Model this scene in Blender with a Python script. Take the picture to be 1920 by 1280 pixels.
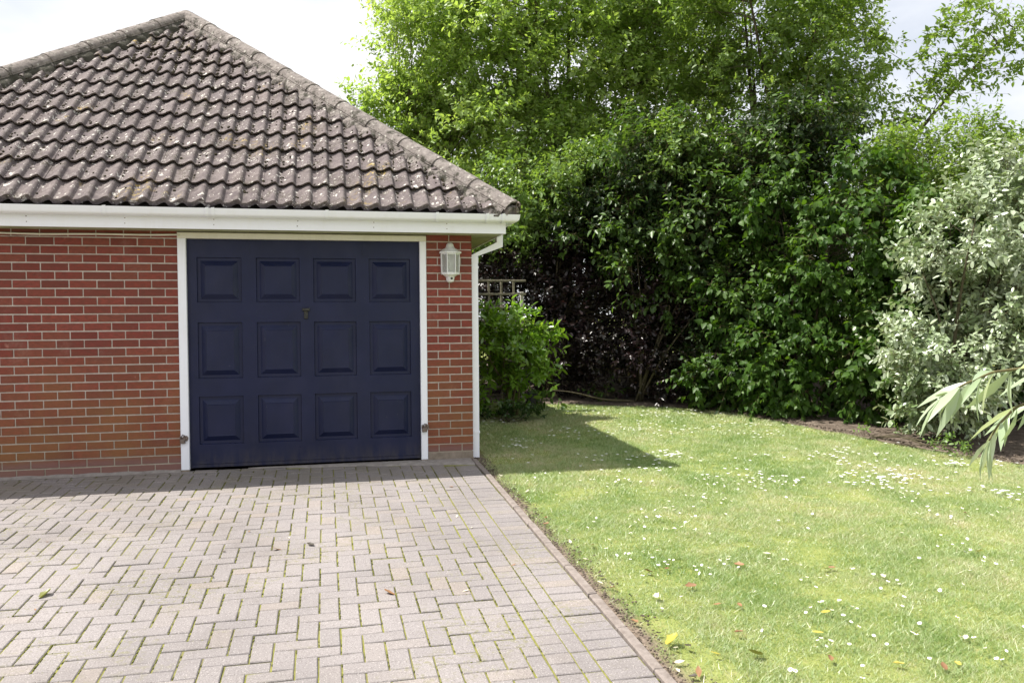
import bpy, bmesh, math, random
import numpy as np
from mathutils import Vector, Matrix

# ------------------------------------------------------------------ scene, camera, sky, sun
for o in list(bpy.data.objects): bpy.data.objects.remove(o)
sc = bpy.context.scene
COL = sc.collection
R = math.radians
CAM = np.array([-1.3867, -7.9029, 1.3634])
YAW, PITCH, ROLL, FPX = .2218, -.0283, -.0071, 1545.9
cy, sy, cp, sp, cr, sr = math.cos(YAW), math.sin(YAW), math.cos(PITCH), math.sin(PITCH), math.cos(ROLL), math.sin(ROLL)
FWD = np.array([sy*cp, cy*cp, sp]); RGT0 = np.array([cy, -sy, 0.]); UP0 = np.cross(RGT0, FWD)
RGT = cr*RGT0+sr*UP0; UPV = -sr*RGT0+cr*UP0
cam = bpy.data.cameras.new('camera'); camo = bpy.data.objects.new('camera', cam); COL.objects.link(camo)
camo.matrix_world = Matrix(((RGT[0], UPV[0], -FWD[0], CAM[0]), (RGT[1], UPV[1], -FWD[1], CAM[1]),
                            (RGT[2], UPV[2], -FWD[2], CAM[2]), (0, 0, 0, 1)))
cam.sensor_width = 36; cam.lens = FPX/1920*36; cam.clip_start = .05; cam.clip_end = 2000
sc.camera = camo
sc.view_settings.view_transform = 'Standard'; sc.view_settings.look = 'None'
sc.view_settings.gamma = 1; sc.view_settings.use_curve_mapping = False
sc.view_settings.exposure = 0.86
sc.cycles.max_bounces = 7; sc.cycles.diffuse_bounces = 3; sc.cycles.glossy_bounces = 2; sc.cycles.transmission_bounces = 4
SUN_DIR = Vector((1.364, -.36, -2.34)).normalized()
sun = bpy.data.lights.new('sun', 'SUN'); sun.energy = 5.0; sun.angle = R(.53); sun.color = (1, .955, .88)
suno = bpy.data.objects.new('sun', sun); COL.objects.link(suno); suno.rotation_euler = SUN_DIR.to_track_quat('-Z', 'Y').to_euler()
suno.location = (-6, 2, 12)
w = bpy.data.worlds.new('World'); sc.world = w; w.use_nodes = True
wn = w.node_tree; wn.nodes.clear()
def wnode(t, **k):
    n = wn.nodes.new(t)
    for a, b in k.items(): setattr(n, a, b)
    return n
sky = wnode('ShaderNodeTexSky', sky_type='NISHITA', sun_disc=False)
sky.sun_elevation = math.asin(-SUN_DIR.z); sky.sun_rotation = math.atan2(-SUN_DIR.x, -SUN_DIR.y)
sky.air_density = 1.2; sky.dust_density = 2.0
tc = wnode('ShaderNodeTexCoord'); mp = wnode('ShaderNodeMapping'); mp.inputs['Scale'].default_value = (1, 1, 2.2)
wn.links.new(tc.outputs['Generated'], mp.inputs['Vector'])
nz = wnode('ShaderNodeTexNoise'); nz.inputs['Scale'].default_value = 2.6; nz.inputs['Detail'].default_value = 7; nz.inputs['Roughness'].default_value = .55
wn.links.new(mp.outputs['Vector'], nz.inputs['Vector'])
rp = wnode('ShaderNodeValToRGB'); rp.color_ramp.elements[0].position = .30; rp.color_ramp.elements[1].position = .56
rp.color_ramp.elements[0].color = (.55, .55, .55, 1); rp.color_ramp.elements[1].color = (1, 1, 1, 1)
wn.links.new(nz.outputs['Fac'], rp.inputs['Fac'])
nz2 = wnode('ShaderNodeTexNoise'); nz2.inputs['Scale'].default_value = 4; nz2.inputs['Detail'].default_value = 5
wn.links.new(mp.outputs['Vector'], nz2.inputs['Vector'])
rp2 = wnode('ShaderNodeValToRGB'); rp2.color_ramp.elements[0].position = .3; rp2.color_ramp.elements[1].position = .6
rp2.color_ramp.elements[0].color = (6.6, 6.8, 7.4, 1); rp2.color_ramp.elements[1].color = (8.6, 8.6, 8.7, 1)
wn.links.new(nz2.outputs['Fac'], rp2.inputs['Fac'])
mx = wnode('ShaderNodeMix', data_type='RGBA')
wn.links.new(rp.outputs['Color'], mx.inputs[0]); wn.links.new(sky.outputs['Color'], mx.inputs[6]); wn.links.new(rp2.outputs['Color'], mx.inputs[7])
bg = wnode('ShaderNodeBackground'); bg.inputs['Strength'].default_value = .08
wn.links.new(mx.outputs[2], bg.inputs['Color'])
wo = wnode('ShaderNodeOutputWorld'); wn.links.new(bg.outputs['Background'], wo.inputs['Surface'])

# ------------------------------------------------------------------ helpers
rng = np.random.default_rng(7); random.seed(7)
SL = .0366
def gz(x, y): return SL*np.clip(y, -40, 9)

def proj(P):
    d = np.asarray(P, float)-CAM; z = d@FWD
    return 960+FPX*(d@RGT)/z, 640-FPX*(d@UPV)/z, z
def in_frame(P, m=0):
    u, v, z = proj(P); return (u > -m) & (u < 1920+m) & (v > -m) & (v < 1280+m) & (z > 0)

def tag(o, label=None, cat=None, group=None, kind=None):
    if label: o['label'] = label
    if cat: o['category'] = cat
    if group: o['group'] = group
    if kind: o['kind'] = kind
    return o
def empty(name, loc, label, cat, group=None):
    o = bpy.data.objects.new(name, None); COL.objects.link(o); o.location = loc; o.empty_display_size = .2
    return tag(o, label, cat, group)
def attach(o, parent):
    if parent is not None:
        o.parent = parent
        pm = PW.get(parent.name, Matrix.Identity(4))
        o.matrix_parent_inverse = pm.inverted()
    return o
PW = {}
def setpw(o, m): PW[o.name] = m
def np_mesh(name, V, F, mat, smooth=False, rnd=None):
    V = np.ascontiguousarray(V, dtype=np.float32); me = bpy.data.meshes.new(name)
    Fl = F if isinstance(F, list) and len(F) and isinstance(F[0], np.ndarray) and F[0].ndim == 2 else [np.asarray(F)]
    me.vertices.add(len(V)); me.vertices.foreach_set('co', V.ravel())
    idx = np.concatenate([f.ravel() for f in Fl]).astype(np.int32)
    tot = np.concatenate([np.full(len(f), f.shape[1]) for f in Fl]).astype(np.int32)
    st = np.concatenate([[0], np.cumsum(tot)[:-1]]).astype(np.int32)
    me.loops.add(len(idx)); me.loops.foreach_set('vertex_index', idx)
    me.polygons.add(len(tot)); me.polygons.foreach_set('loop_start', st)
    try: me.polygons.foreach_set('loop_total', tot)
    except Exception: pass
    if smooth: me.polygons.foreach_set('use_smooth', np.ones(len(tot), bool))
    if rnd is not None:
        a = me.attributes.new('rnd', 'FLOAT', 'POINT'); a.data.foreach_set('value', np.ascontiguousarray(rnd, dtype=np.float32))
    me.update(calc_edges=True); me.validate()
    if mat: me.materials.append(mat)
    return me
def add(name, me, parent=None, loc=(0, 0, 0), rot=None):
    o = bpy.data.objects.new(name, me); COL.objects.link(o)
    o.location = loc
    if rot is not None: o.rotation_euler = rot
    attach(o, parent); return o
class MB:
    """collects polygons"""
    def __init__(s): s.v = []; s.f = []; s.n = 0
    def raw(s, V, F):
        b = s.n; s.v += [tuple(map(float, q)) for q in V]; s.n += len(V); s.f += [tuple(b+i for i in f) for f in F]; return s
    def box(s, x0, x1, y0, y1, z0, z1):
        V = [(x0, y0, z0), (x1, y0, z0), (x1, y1, z0), (x0, y1, z0), (x0, y0, z1), (x1, y0, z1), (x1, y1, z1), (x0, y1, z1)]
        return s.raw(V, [(0, 3, 2, 1), (4, 5, 6, 7), (0, 1, 5, 4), (1, 2, 6, 5), (2, 3, 7, 6), (3, 0, 4, 7)])
    def cham(s, x0, x1, y0, y1, z0, z1, c, ax='z'):
        """box with a chamfer round its +z (ax z) or -y (ax y) face"""
        if ax == 'z':
            V = [(x0, y0, z0), (x1, y0, z0), (x1, y1, z0), (x0, y1, z0), (x0, y0, z1-c), (x1, y0, z1-c), (x1, y1, z1-c), (x0, y1, z1-c),
                 (x0+c, y0+c, z1), (x1-c, y0+c, z1), (x1-c, y1-c, z1), (x0+c, y1-c, z1)]
        else:
            V = [(x0, y1, z0), (x0, y1, z1), (x1, y1, z1), (x1, y1, z0), (x0, y0+c, z0), (x0, y0+c, z1), (x1, y0+c, z1), (x1, y0+c, z0),
                 (x0+c, y0, z0+c), (x0+c, y0, z1-c), (x1-c, y0, z1-c), (x1-c, y0, z0+c)]
            V = [V[i] for i in (0, 3, 2, 1, 4, 7, 6, 5, 8, 11, 10, 9)]
        F = [(3, 2, 1, 0), (8, 9, 10, 11)]
        for i in range(4):
            j = (i+1) % 4; F += [(i, j, j+4, i+4), (i+4, j+4, j+8, i+8)]
        return s.raw(V, F)
    def tube(s, pts, rad, n=8, cap=True):
        pts = [Vector(p) for p in pts]; b = s.n; m = len(pts)
        if not hasattr(rad, '__len__'): rad = [rad]*m
        ref = Vector((.31, .17, .93))
        for i, p in enumerate(pts):
            t = (pts[min(i+1, m-1)]-pts[max(i-1, 0)]).normalized()
            a = t.cross(ref)
            if a.length < 1e-3: a = t.cross(Vector((1, 0, 0)))
            a.normalize(); c = t.cross(a)
            for k in range(n):
                th = 2*math.pi*k/n; q = p+(a*math.cos(th)+c*math.sin(th))*rad[i]; s.v.append((q.x, q.y, q.z))
        s.n += m*n
        for i in range(m-1):
            for k in range(n):
                k2 = (k+1) % n; s.f.append((b+i*n+k, b+i*n+k2, b+(i+1)*n+k2, b+(i+1)*n+k))
        if cap: s.f.append(tuple(b+k for k in range(n))[::-1]); s.f.append(tuple(b+(m-1)*n+k for k in range(n)))
        return s
    def loft(s, rings, close=True, cap=True):
        b = s.n; n = len(rings[0])
        for r in rings: s.v += [tuple(map(float, q)) for q in r]
        s.n += n*len(rings)
        for i in range(len(rings)-1):
            for k in range(n if close else n-1):
                k2 = (k+1) % n; s.f.append((b+i*n+k, b+i*n+k2, b+(i+1)*n+k2, b+(i+1)*n+k))
        if cap: s.f.append(tuple(b+k for k in range(n))[::-1]); s.f.append(tuple(b+(len(rings)-1)*n+k for k in range(n)))
        return s
    def mesh(s, name, mat, smooth=False, angle=None):
        me = bpy.data.meshes.new(name); me.from_pydata(s.v, [], s.f); me.validate()
        bm = bmesh.new(); bm.from_mesh(me); bmesh.ops.recalc_face_normals(bm, faces=bm.faces); bm.to_mesh(me); bm.free()
        if mat: me.materials.append(mat)
        if smooth:
            me.polygons.foreach_set('use_smooth', np.ones(len(me.polygons), bool))
            if angle: me.set_sharp_from_angle(angle=R(angle))
        return me
    def build(s, name, mat, parent=None, smooth=False, angle=None, loc=(0, 0, 0)):
        return add(name, s.mesh(name, mat, smooth, angle), parent, loc)

# ------------------------------------------------------------------ materials
class G:
    def __init__(s, name):
        s.m = bpy.data.materials.new(name); s.m.use_nodes = True; s.t = s.m.node_tree; s.t.nodes.clear()
        s.out = s.t.nodes.new('ShaderNodeOutputMaterial'); s._c = None
    def n(s, t, **k):
        x = s.t.nodes.new(t)
        for a, b in k.items(): setattr(x, a, b)
        return x
    def l(s, a, b): s.t.links.new(a, b)
    def set(s, inp, v):
        if hasattr(v, 'is_linked') or hasattr(v, 'links'): s.l(v, inp)
        else:
            if isinstance(v, tuple) and len(v) == 3 and inp.type == 'RGBA': v = (*v, 1)
            inp.default_value = v
    def pos(s):
        if s._c is None: s._c = s.n('ShaderNodeNewGeometry').outputs['Position']
        return s._c
    def scaled(s, sx, sy, sz, v=None):
        m = s.n('ShaderNodeMapping'); m.inputs['Scale'].default_value = (sx, sy, sz); s.l(v or s.pos(), m.inputs['Vector']); return m.outputs['Vector']
    def noise(s, scale, detail=4, rough=.55, vec=None, dist=0):
        x = s.n('ShaderNodeTexNoise'); x.inputs['Scale'].default_value = scale; x.inputs['Detail'].default_value = detail
        x.inputs['Roughness'].default_value = rough; x.inputs['Distortion'].default_value = dist
        s.l(vec or s.pos(), x.inputs['Vector']); return x.outputs['Fac']
    def voro(s, scale, vec=None, feature='F1', out='Distance', rnd=1):
        x = s.n('ShaderNodeTexVoronoi', feature=feature); x.inputs['Scale'].default_value = scale; x.inputs['Randomness'].default_value = rnd
        s.l(vec or s.pos(), x.inputs['Vector']); return x.outputs[out]
    def ramp(s, f, *st, interp='LINEAR'):
        x = s.n('ShaderNodeValToRGB'); x.color_ramp.interpolation = interp
        while len(x.color_ramp.elements) < len(st): x.color_ramp.elements.new(.5)
        for e, (p, c) in zip(x.color_ramp.elements, st):
            e.position = p; e.color = (c, c, c, 1) if not hasattr(c, '__len__') else (*c, 1)
        s.l(f, x.inputs['Fac']); return x.outputs['Color']
    def mix(s, f, a, b, blend='MIX'):
        x = s.n('ShaderNodeMix', data_type='RGBA', blend_type=blend)
        s.set(x.inputs[0], f); s.set(x.inputs[6], a); s.set(x.inputs[7], b); return x.outputs[2]
    def math(s, op, a, b=None):
        x = s.n('ShaderNodeMath', operation=op); s.set(x.inputs[0], a)
        if b is not None: s.set(x.inputs[1], b)
        return x.outputs[0]
    def rnd(s):
        a = s.n('ShaderNodeAttribute', attribute_name='rnd'); o = s.n('ShaderNodeObjectInfo')
        return s.math('FRACT', s.math('ADD', a.outputs['Fac'], o.outputs['Random']))
    def z(s):
        x = s.n('ShaderNodeSeparateXYZ'); s.l(s.pos(), x.inputs[0]); return x.outputs
    def bump(s, h, dist=.004, strength=1.):
        b = s.n('ShaderNodeBump'); b.inputs['Distance'].default_value = dist; b.inputs['Strength'].default_value = strength
        s.l(h, b.inputs['Height']); return b.outputs['Normal']
    def bsdf(s, col, rough=.8, spec=.3, normal=None, **k):
        p = s.n('ShaderNodeBsdfPrincipled'); s.set(p.inputs['Base Color'], col); s.set(p.inputs['Roughness'], rough)
        p.inputs['Specular IOR Level'].default_value = spec
        if normal is not None: s.l(normal, p.inputs['Normal'])
        for a, b in k.items(): s.set(p.inputs[a.replace('_', ' ')], b)
        return p.outputs[0]
    def done(s, sh): s.l(sh, s.out.inputs['Surface']); return s.m

def mat_brick():
    g = G('brick'); r = g.rnd()
    c = g.ramp(r, (0, (.18, .040, .034)), (.2, (.25, .052, .041)), (.4, (.155, .042, .036)), (.6, (.265, .060, .046)), (.8, (.215, .066, .045)), (1, (.27, .058, .050)))
    mott = g.noise(22, 6, .7, g.scaled(1, 1, 2.2)); c = g.mix(g.ramp(mott, (.38, 0), (.66, .75)), c, (.115, .042, .033))
    eff = g.math('MULTIPLY', g.ramp(g.noise(3.1, 5, .7), (.56, 0), (.72, .5)), g.ramp(g.noise(50, 4, .7), (.4, .2), (.65, 1))); c = g.mix(eff, c, (.33, .20, .165))
    low = g.math('MULTIPLY', g.ramp(g.math('DIVIDE', g.z()[2], 1.15), (.0, 1.), (.45, .8), (.9, .25), (1, .1)), g.ramp(g.noise(2.3, 4), (.3, .25), (.65, .95)))
    c = g.mix(g.math('MULTIPLY', low, .9), c, (.235, .118, .045))
    base = g.ramp(g.math('ADD', g.z()[2], g.math('MULTIPLY', g.noise(5, 3), .08)), (.14, .7), (.21, 0))
    c = g.mix(base, c, (.20, .115, .11))
    ch = g.ramp(g.noise(9, 3, .5), (.72, 0), (.76, .6)); c = g.mix(ch, c, (.40, .19, .15))
    h = g.math('ADD', g.noise(70, 4, .6, g.scaled(.35, 1, 1)), g.noise(14, 2))
    return g.done(g.bsdf(c, .86, .25, g.bump(h, .004, .8)))
def mat_mortar():
    g = G('mortar'); n = g.noise(18, 5); c = g.ramp(n, (.3, (.43, .38, .34)), (.7, (.58, .52, .47)))
    low = g.ramp(g.math('DIVIDE', g.z()[2], .9), (0, .5), (.8, 0)); c = g.mix(low, c, (.27, .23, .13))
    return g.done(g.bsdf(c, .95, .1, g.bump(g.noise(150, 3), .003)))
def mat_paver():
    g = G('paving_block'); r = g.rnd()
    c = g.ramp(r, (0, (.236, .217, .216)), (.3, (.262, .240, .236)), (.6, (.248, .228, .227)), (.9, (.268, .242, .232)), (.97, (.280, .245, .223)), (1, (.228, .212, .214)))
    big = g.ramp(g.noise(.9, 3), (.35, .86), (.65, 1.1)); c = g.mix(1., c, big, 'MULTIPLY')
    sp_ = g.noise(150, 4, .75); c = g.mix(g.ramp(sp_, (.34, .85), (.52, 0)), c, (.12, .105, .10))
    st_ = g.math('MULTIPLY', g.ramp(g.noise(1.3, 5, .6), (.56, 0), (.72, .55)), g.ramp(g.noise(14, 4), (.3, .5), (.6, 1))); c = g.mix(st_, c, (.13, .115, .105))
    mo_ = g.math('MULTIPLY', g.ramp(g.noise(2.1, 4, .6), (.5, 0), (.66, 1)), g.ramp(g.noise(35, 4, .7), (.52, 0), (.6, .6))); c = g.mix(mo_, c, (.17, .165, .07))
    c = g.mix(g.ramp(g.voro(80), (.12, .8), (.24, 0)), c, (.42, .39, .37))
    yy = g.z()[1]
    near = g.ramp(g.math('ADD', g.math('MULTIPLY', yy, 1.2), 1.35), (0, 0), (1, .55))
    c = g.mix(g.math('MULTIPLY', near, g.ramp(g.noise(2.2, 4), (.35, 0), (.6, 1))), c, (.17, .15, .11))
    return g.done(g.bsdf(c, .9, .2, g.bump(g.math('ADD', g.noise(240, 2), g.noise(40, 3)), .003, .8)))
def mat_joint():
    g = G('joint_sand'); n = g.noise(1.7, 4, .6); m = g.ramp(n, (.30, .25), (.56, 1))
    c = g.mix(m, (.14, .12, .10), g.ramp(g.noise(40, 3), (.3, (.15, .155, .035)), (.7, (.24, .235, .065))))
    return g.done(g.bsdf(c, .97, .1, g.bump(g.noise(120, 4), .006)))
def mat_concrete(name, a, b, sc_=14):
    g = G(name); n = g.noise(sc_, 6, .65); c = g.ramp(n, (.3, a), (.7, b))
    return g.done(g.bsdf(c, .93, .15, g.bump(g.noise(90, 4), .004)))
def mat_soil():
    g = G('soil'); c = g.ramp(g.noise(9, 6, .7), (.3, (.075, .058, .045)), (.52, (.15, .12, .095)), (.75, (.27, .22, .18)))
    return g.done(g.bsdf(c, .97, .1, g.bump(g.math('ADD', g.noise(60, 5, .7), g.noise(12, 3)), .02)))
def mat_lawnsoil():
    g = G('lawn_soil'); c = g.ramp(g.noise(7, 6, .7), (.3, (.17, .20, .055)), (.55, (.24, .27, .085)), (.75, (.30, .27, .13)))
    x_ = g.math('ADD', g.z()[0], g.math('MULTIPLY', g.noise(7, 3), .12)); c = g.mix(g.ramp(x_, (.14, 1), (.24, 0)), c, g.ramp(g.noise(30, 5, .7), (.3, (.11, .085, .065)), (.7, (.25, .20, .16)))); return g.done(g.bsdf(c, .97, .1, g.bump(g.noise(80, 4), .01)))
def mat_white(name='white_upvc', col=(.84, .86, .93), dirt=.12, rough=.38):
    g = G(name); n = g.noise(5, 5, .6); s = g.noise(3, 5, .6, g.scaled(6, 6, .7))
    c = g.mix(g.math('MULTIPLY', g.ramp(g.math('MULTIPLY', n, s), (.24, 0), (.42, 1)), dirt), col, (.60, .58, .47))
    return g.done(g.bsdf(c, rough, .4, g.bump(g.noise(3, 2), .002)))
def mat_soffit():
    g = G('soffit_board'); n = g.noise(7, 6, .7, g.scaled(1, 2.5, 1)); c = g.ramp(n, (.35, (.22, .25, .10)), (.55, (.42, .42, .28)), (.75, (.62, .60, .50)))
    return g.done(g.bsdf(c, .6, .3))
def mat_door():
    g = G('navy_paint'); n = g.noise(3.2, 5, .6); c = g.ramp(n, (.3, (.006, .010, .038)), (.55, (.008, .0125, .047)), (.8, (.012, .016, .057)))
    r = g.ramp(g.noise(4, 6, .7), (.3, .27), (.7, .52))
    c = g.mix(g.ramp(g.noise(60, 2, .5, g.scaled(1, 1, .4)), (.74, 0), (.78, .4)), c, (.09, .09, .11))
    du = g.math('MULTIPLY', g.ramp(g.noise(2.2, 6, .7, g.scaled(1, 1, .45)), (.45, 0), (.75, .2)), g.ramp(g.noise(30, 4, .6, g.scaled(1, 1, .2)), (.3, .4), (.7, 1))); c = g.mix(du, c, (.055, .055, .075))
    gr = g.math('MULTIPLY', g.ramp(g.z()[2], (.03, .55), (.20, 0)), g.ramp(g.noise(9, 5, .7, g.scaled(2, 1, .4)), (.35, 0), (.65, 1))); c = g.mix(gr, c, (.085, .075, .065))
    return g.done(g.bsdf(c, r, .28, g.bump(g.noise(5, 3), .003, .5)))
def mat_tile():
    g = G('concrete_tile'); r = g.rnd()
    c = g.ramp(r, (0, (.092, .075, .077)), (.35, (.12, .099, .100)), (.7, (.105, .087, .091)), (1, (.138, .112, .110)))
    c = g.mix(g.ramp(g.noise(16, 5, .7), (.4, 0), (.72, .6)), c, (.27, .235, .22))
    c = g.mix(g.ramp(g.noise(45, 4, .7), (.52, 0), (.68, .55)), c, (.095, .075, .07))
    lic = g.math('MULTIPLY', g.ramp(g.voro(15), (.15, 1), (.24, 0)), g.ramp(g.noise(4.3, 3), (.47, 0), (.53, 1)))
    c = g.mix(lic, c, g.ramp(g.noise(60, 3), (.3, (.45, .42, .37)), (.7, (.66, .64, .60))))
    licb = g.math('MULTIPLY', g.ramp(g.voro(8.5, g.mix(.12, g.pos(), g.n('ShaderNodeTexNoise').outputs['Color'])), (.16, 1), (.22, 0)), g.ramp(g.noise(2.4, 3), (.48, 0), (.54, .9))); c = g.mix(licb, c, g.ramp(g.noise(70, 4), (.35, (.36, .33, .29)), (.65, (.68, .66, .62))))
    mos = g.math('MULTIPLY', g.ramp(g.noise(3.2, 5, .7), (.50, 0), (.62, 1)), g.ramp(g.noise(34, 5, .75), (.46, 0), (.58, .85))); c = g.mix(mos, c, (.06, .052, .035))
    lic3 = g.math('MULTIPLY', g.ramp(g.voro(42), (.17, .9), (.26, 0)), g.ramp(g.noise(6.3, 4, .7), (.50, 0), (.58, 1)))
    c = g.mix(lic3, c, (.55, .53, .48))
    lic2 = g.math('MULTIPLY', g.ramp(g.noise(24, 4, .7), (.54, 0), (.6, 1)), g.ramp(g.noise(1.5, 2), (.60, 0), (.68, .7)))
    c = g.mix(lic2, c, (.46, .33, .07))
    return g.done(g.bsdf(c, .9, .2, g.bump(g.math('ADD', g.noise(110, 4, .7), g.noise(22, 3)), .006)))
def mat_hip(name, dark):
    g = G(name); c = g.ramp(g.noise(18, 6, .7), (.3, (.16, .14, .13)), (.5, (.25, .22, .205)), (.72, (.35, .32, .29)))
    c = g.mix(g.ramp(g.voro(16), (.12, .9), (.24, 0)), c, (.52, .50, .45))
    c = g.mix(g.ramp(g.noise(11, 6, .75), (.52-dark, 0), (.62-dark, .9)), c, (.045, .045, .032))
    return g.done(g.bsdf(c, .95, .15, g.bump(g.math('ADD', g.noise(60, 5, .75), g.noise(14, 3)), .015)))
def mat_simple(name, col, rough=.6, spec=.4, metal=0., var=.25, scale=20):
    g = G(name); d = tuple(x*(1-var) for x in col); u = tuple(min(1, x*(1+var)) for x in col)
    c = g.ramp(g.noise(scale, 4), (.3, d), (.7, u)); return g.done(g.bsdf(c, rough, spec, g.bump(g.noise(scale*4, 3), .002), Metallic=metal))
def mat_leaf(name, cols, trans=None, tw=.35, rough=.42, spec=.5, under=None):
    """cols: list of leaf colours, chosen per leaf"""
    g = G(name); r = g.rnd(); st = [(i/max(1, len(cols)-1), c) for i, c in enumerate(cols)]
    c = g.ramp(r, *st)
    if under is not None:
        bf = g.n('ShaderNodeNewGeometry').outputs['Backfacing']; c = g.mix(bf, c, under)
    p = g.bsdf(c, rough, spec)
    t = g.n('ShaderNodeBsdfTranslucent'); tcn = g.mix(1., c, trans or (2.2, 2.1, .8), 'MULTIPLY'); g.l(tcn, t.inputs['Color'])
    m = g.n('ShaderNodeMixShader'); m.inputs[0].default_value = tw; g.l(p, m.inputs[1]); g.l(t.outputs[0], m.inputs[2])
    return g.done(m.outputs[0])
def mat_bark(name='bark', a=(.055, .047, .03), b=(.13, .11, .075)):
    g = G(name); c = g.ramp(g.noise(12, 6, .7, g.scaled(1, 1, .25)), (.3, a), (.7, b))
    return g.done(g.bsdf(c, .95, .1, g.bump(g.noise(40, 5, .7, g.scaled(1, 1, .2)), .01)))
BRICK, MORTAR, PAVER, JOINT = mat_brick(), mat_mortar(), mat_paver(), mat_joint()
CONC = mat_concrete('apron_concrete', (.19, .17, .155), (.31, .285, .265))
KERB = mat_concrete('kerb_concrete', (.16, .135, .12), (.27, .235, .215), 20)
BLOCK = mat_concrete('block_concrete', (.19, .155, .12), (.31, .26, .21))
SOIL, LSOIL = mat_soil(), mat_lawnsoil()
WHITE, SOFFIT, NAVY, TILE = mat_white(), mat_soffit(), mat_door(), mat_tile()
CREAM = mat_white('cream_paint', (.74, .72, .64), .5, .5)
HIPM, BEDM, BEDD = mat_hip('hip_tile', 0.), mat_hip('hip_mortar', .05), mat_hip('mossy_hip_mortar', .16)
MOSS = mat_simple('dry_moss', (.035, .03, .018), .95, .1, 0, .6, 60)
DARK = mat_simple('dark_underlay', (.02, .018, .016), .9)
STEEL = mat_simple('old_steel', (.20, .16, .14), .45, .5, .8, .5, 90)
BRASS = mat_simple('dull_bronze', (.05, .05, .045), .5, .5, .6)
GREYW = mat_simple('weathered_wood', (.20, .18, .13), .9, .2, 0, .35, 30)
BARK, TWIG = mat_bark(), mat_bark('twig_bark', (.10, .09, .045), (.20, .17, .09))

# ------------------------------------------------------------------ ground
EY = np.array([-9, -4, -2.6, -1.4, -.35, .34, 1.0, 1.65, 2.1, 2.5, 2.75, 2.92, 3.2, 3.5, 3.9])
EX = np.array([9.5, 6.6, 5.7, 5.06, 4.62, 4.44, 4.25, 4.05, 3.95, 3.8, 3.5, 3.1, 2.5, 1.9, .9])
def xedge(y): return np.interp(y, EY, EX)
def vnoise(x, y, s, seed=0):
    r = np.random.default_rng(seed); a = 0
    for k in range(6):
        th = r.uniform(0, 6.28); f = s*r.uniform(.6, 1.7); ph = r.uniform(0, 6.28)
        a = a+np.sin((x*math.cos(th)+y*math.sin(th))*f+ph+1.3*np.sin((y*math.cos(th)-x*math.sin(th))*f*.7+ph*2))
    return a/6
def lawn_h(x, y):
    z = gz(x, y)-.012+.010*vnoise(x, y, 2.2, 3)+.006*vnoise(x, y, 7, 4)
    under = (x < .03) & (y < .15); gar = (x < .0) & (y >= .15)
    return np.where(under | gar, gz(x, y)-.12, z)
def sheet(name, xs, ys, hf, mat):
    X, Y = np.meshgrid(xs, ys); Z = hf(X, Y); nx, ny = len(xs), len(ys)
    V = np.stack([X.ravel(), Y.ravel(), Z.ravel()], 1); i = np.arange((nx-1)*(ny-1)); a = (i//(nx-1))*nx+i % (nx-1)
    return np_mesh(name, V, np.stack([a, a+1, a+nx+1, a+nx], 1), mat, True)
xs = np.unique(np.concatenate([np.linspace(-400, -10, 14), np.linspace(-10, -.5, 12), [-.3, -.1, .0, .025, .035, .06], np.linspace(.1, 8, 110), np.linspace(8.5, 20, 12), np.linspace(25, 400, 12)]))
ys = np.unique(np.concatenate([np.linspace(-400, -12, 12), np.linspace(-11, -6, 10), np.linspace(-5.9, 4.5, 140), np.linspace(5, 12, 10), np.linspace(15, 600, 14)]))
tag(add('lawn', sheet('lawn', xs, ys, lawn_h, LSOIL)), 'sunlit daisy-strewn lawn right of the block paved drive', kind='structure')
# soil bed behind the lawn edge
bx = np.linspace(0, 1, 40); by = np.linspace(-6, 12, 180)
T, Yb = np.meshgrid(bx, by); X0 = xedge(Yb)+.07*vnoise(Yb*3, Yb, 3, 9)+.02*vnoise(Yb*9, Yb, 9, 19); X0 = np.where(Yb > 3.9, np.maximum(.05, .9-(Yb-3.9)*3), X0)
Xb = X0+T**1.6*(11-X0); Zb = gz(Xb, Yb)-.008+.03*np.clip(T*12, 0, 1)+.02*vnoise(Xb, Yb, 5, 12)*np.clip(T*8, 0, 1)+.012*vnoise(Xb, Yb, 17, 13)*np.clip(T*8, 0, 1)
i = np.arange(39*179); a = (i//39)*40+i % 39
tag(add('flower_bed', np_mesh('flower_bed', np.stack([Xb.ravel(), Yb.ravel(), Zb.ravel()], 1), np.stack([a, a+1, a+41, a+40], 1), SOIL, True)),
    'bare brown soil bed under the shrubs along the lawn', kind='structure')

# ------------------------------------------------------------------ driveway
drive = add('driveway', MB().raw([(-9, -9, SL*-9-.0060), (-.03, -9, SL*-9-.0060), (-.03, .0, -.0060), (-9, 0, -.0060)], [(0, 1, 2, 3)]).mesh('driveway', JOINT))
tag(drive, 'grey block paved drive with mossy joints', kind='structure')
A_ = .1008
blocks = []      # x0,x1,y0,y1
XL3, XL2, XL1, XK = -.445, -.322, -.232, -.030
def apron(x): return np.interp(x, [-2.1, -1.2, -.5, 0], [0, -.09, -.19, -.26])
y = -.10
n = 0
while y > -7:
    blocks.append((XL1+.003, XK-.003, y-A_+.002, y-.002, 1))
    if n % 2 == 0: blocks.append((XL2+.003, XL1-.005, y-2*A_+.002, y-.002, 1))
    blocks.append((XL3+.004, XL2-.003, y-A_+.002, y-.002, 1)); y -= A_; n += 1
ox, oy = -1.0344, -4.182
I0, I1 = int((-7.2-ox)/A_), int((XL3-ox)/A_)+2; J0, J1 = int((-7-oy)/A_), int((-.1-oy)/A_)+2
YT = -.105
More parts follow.
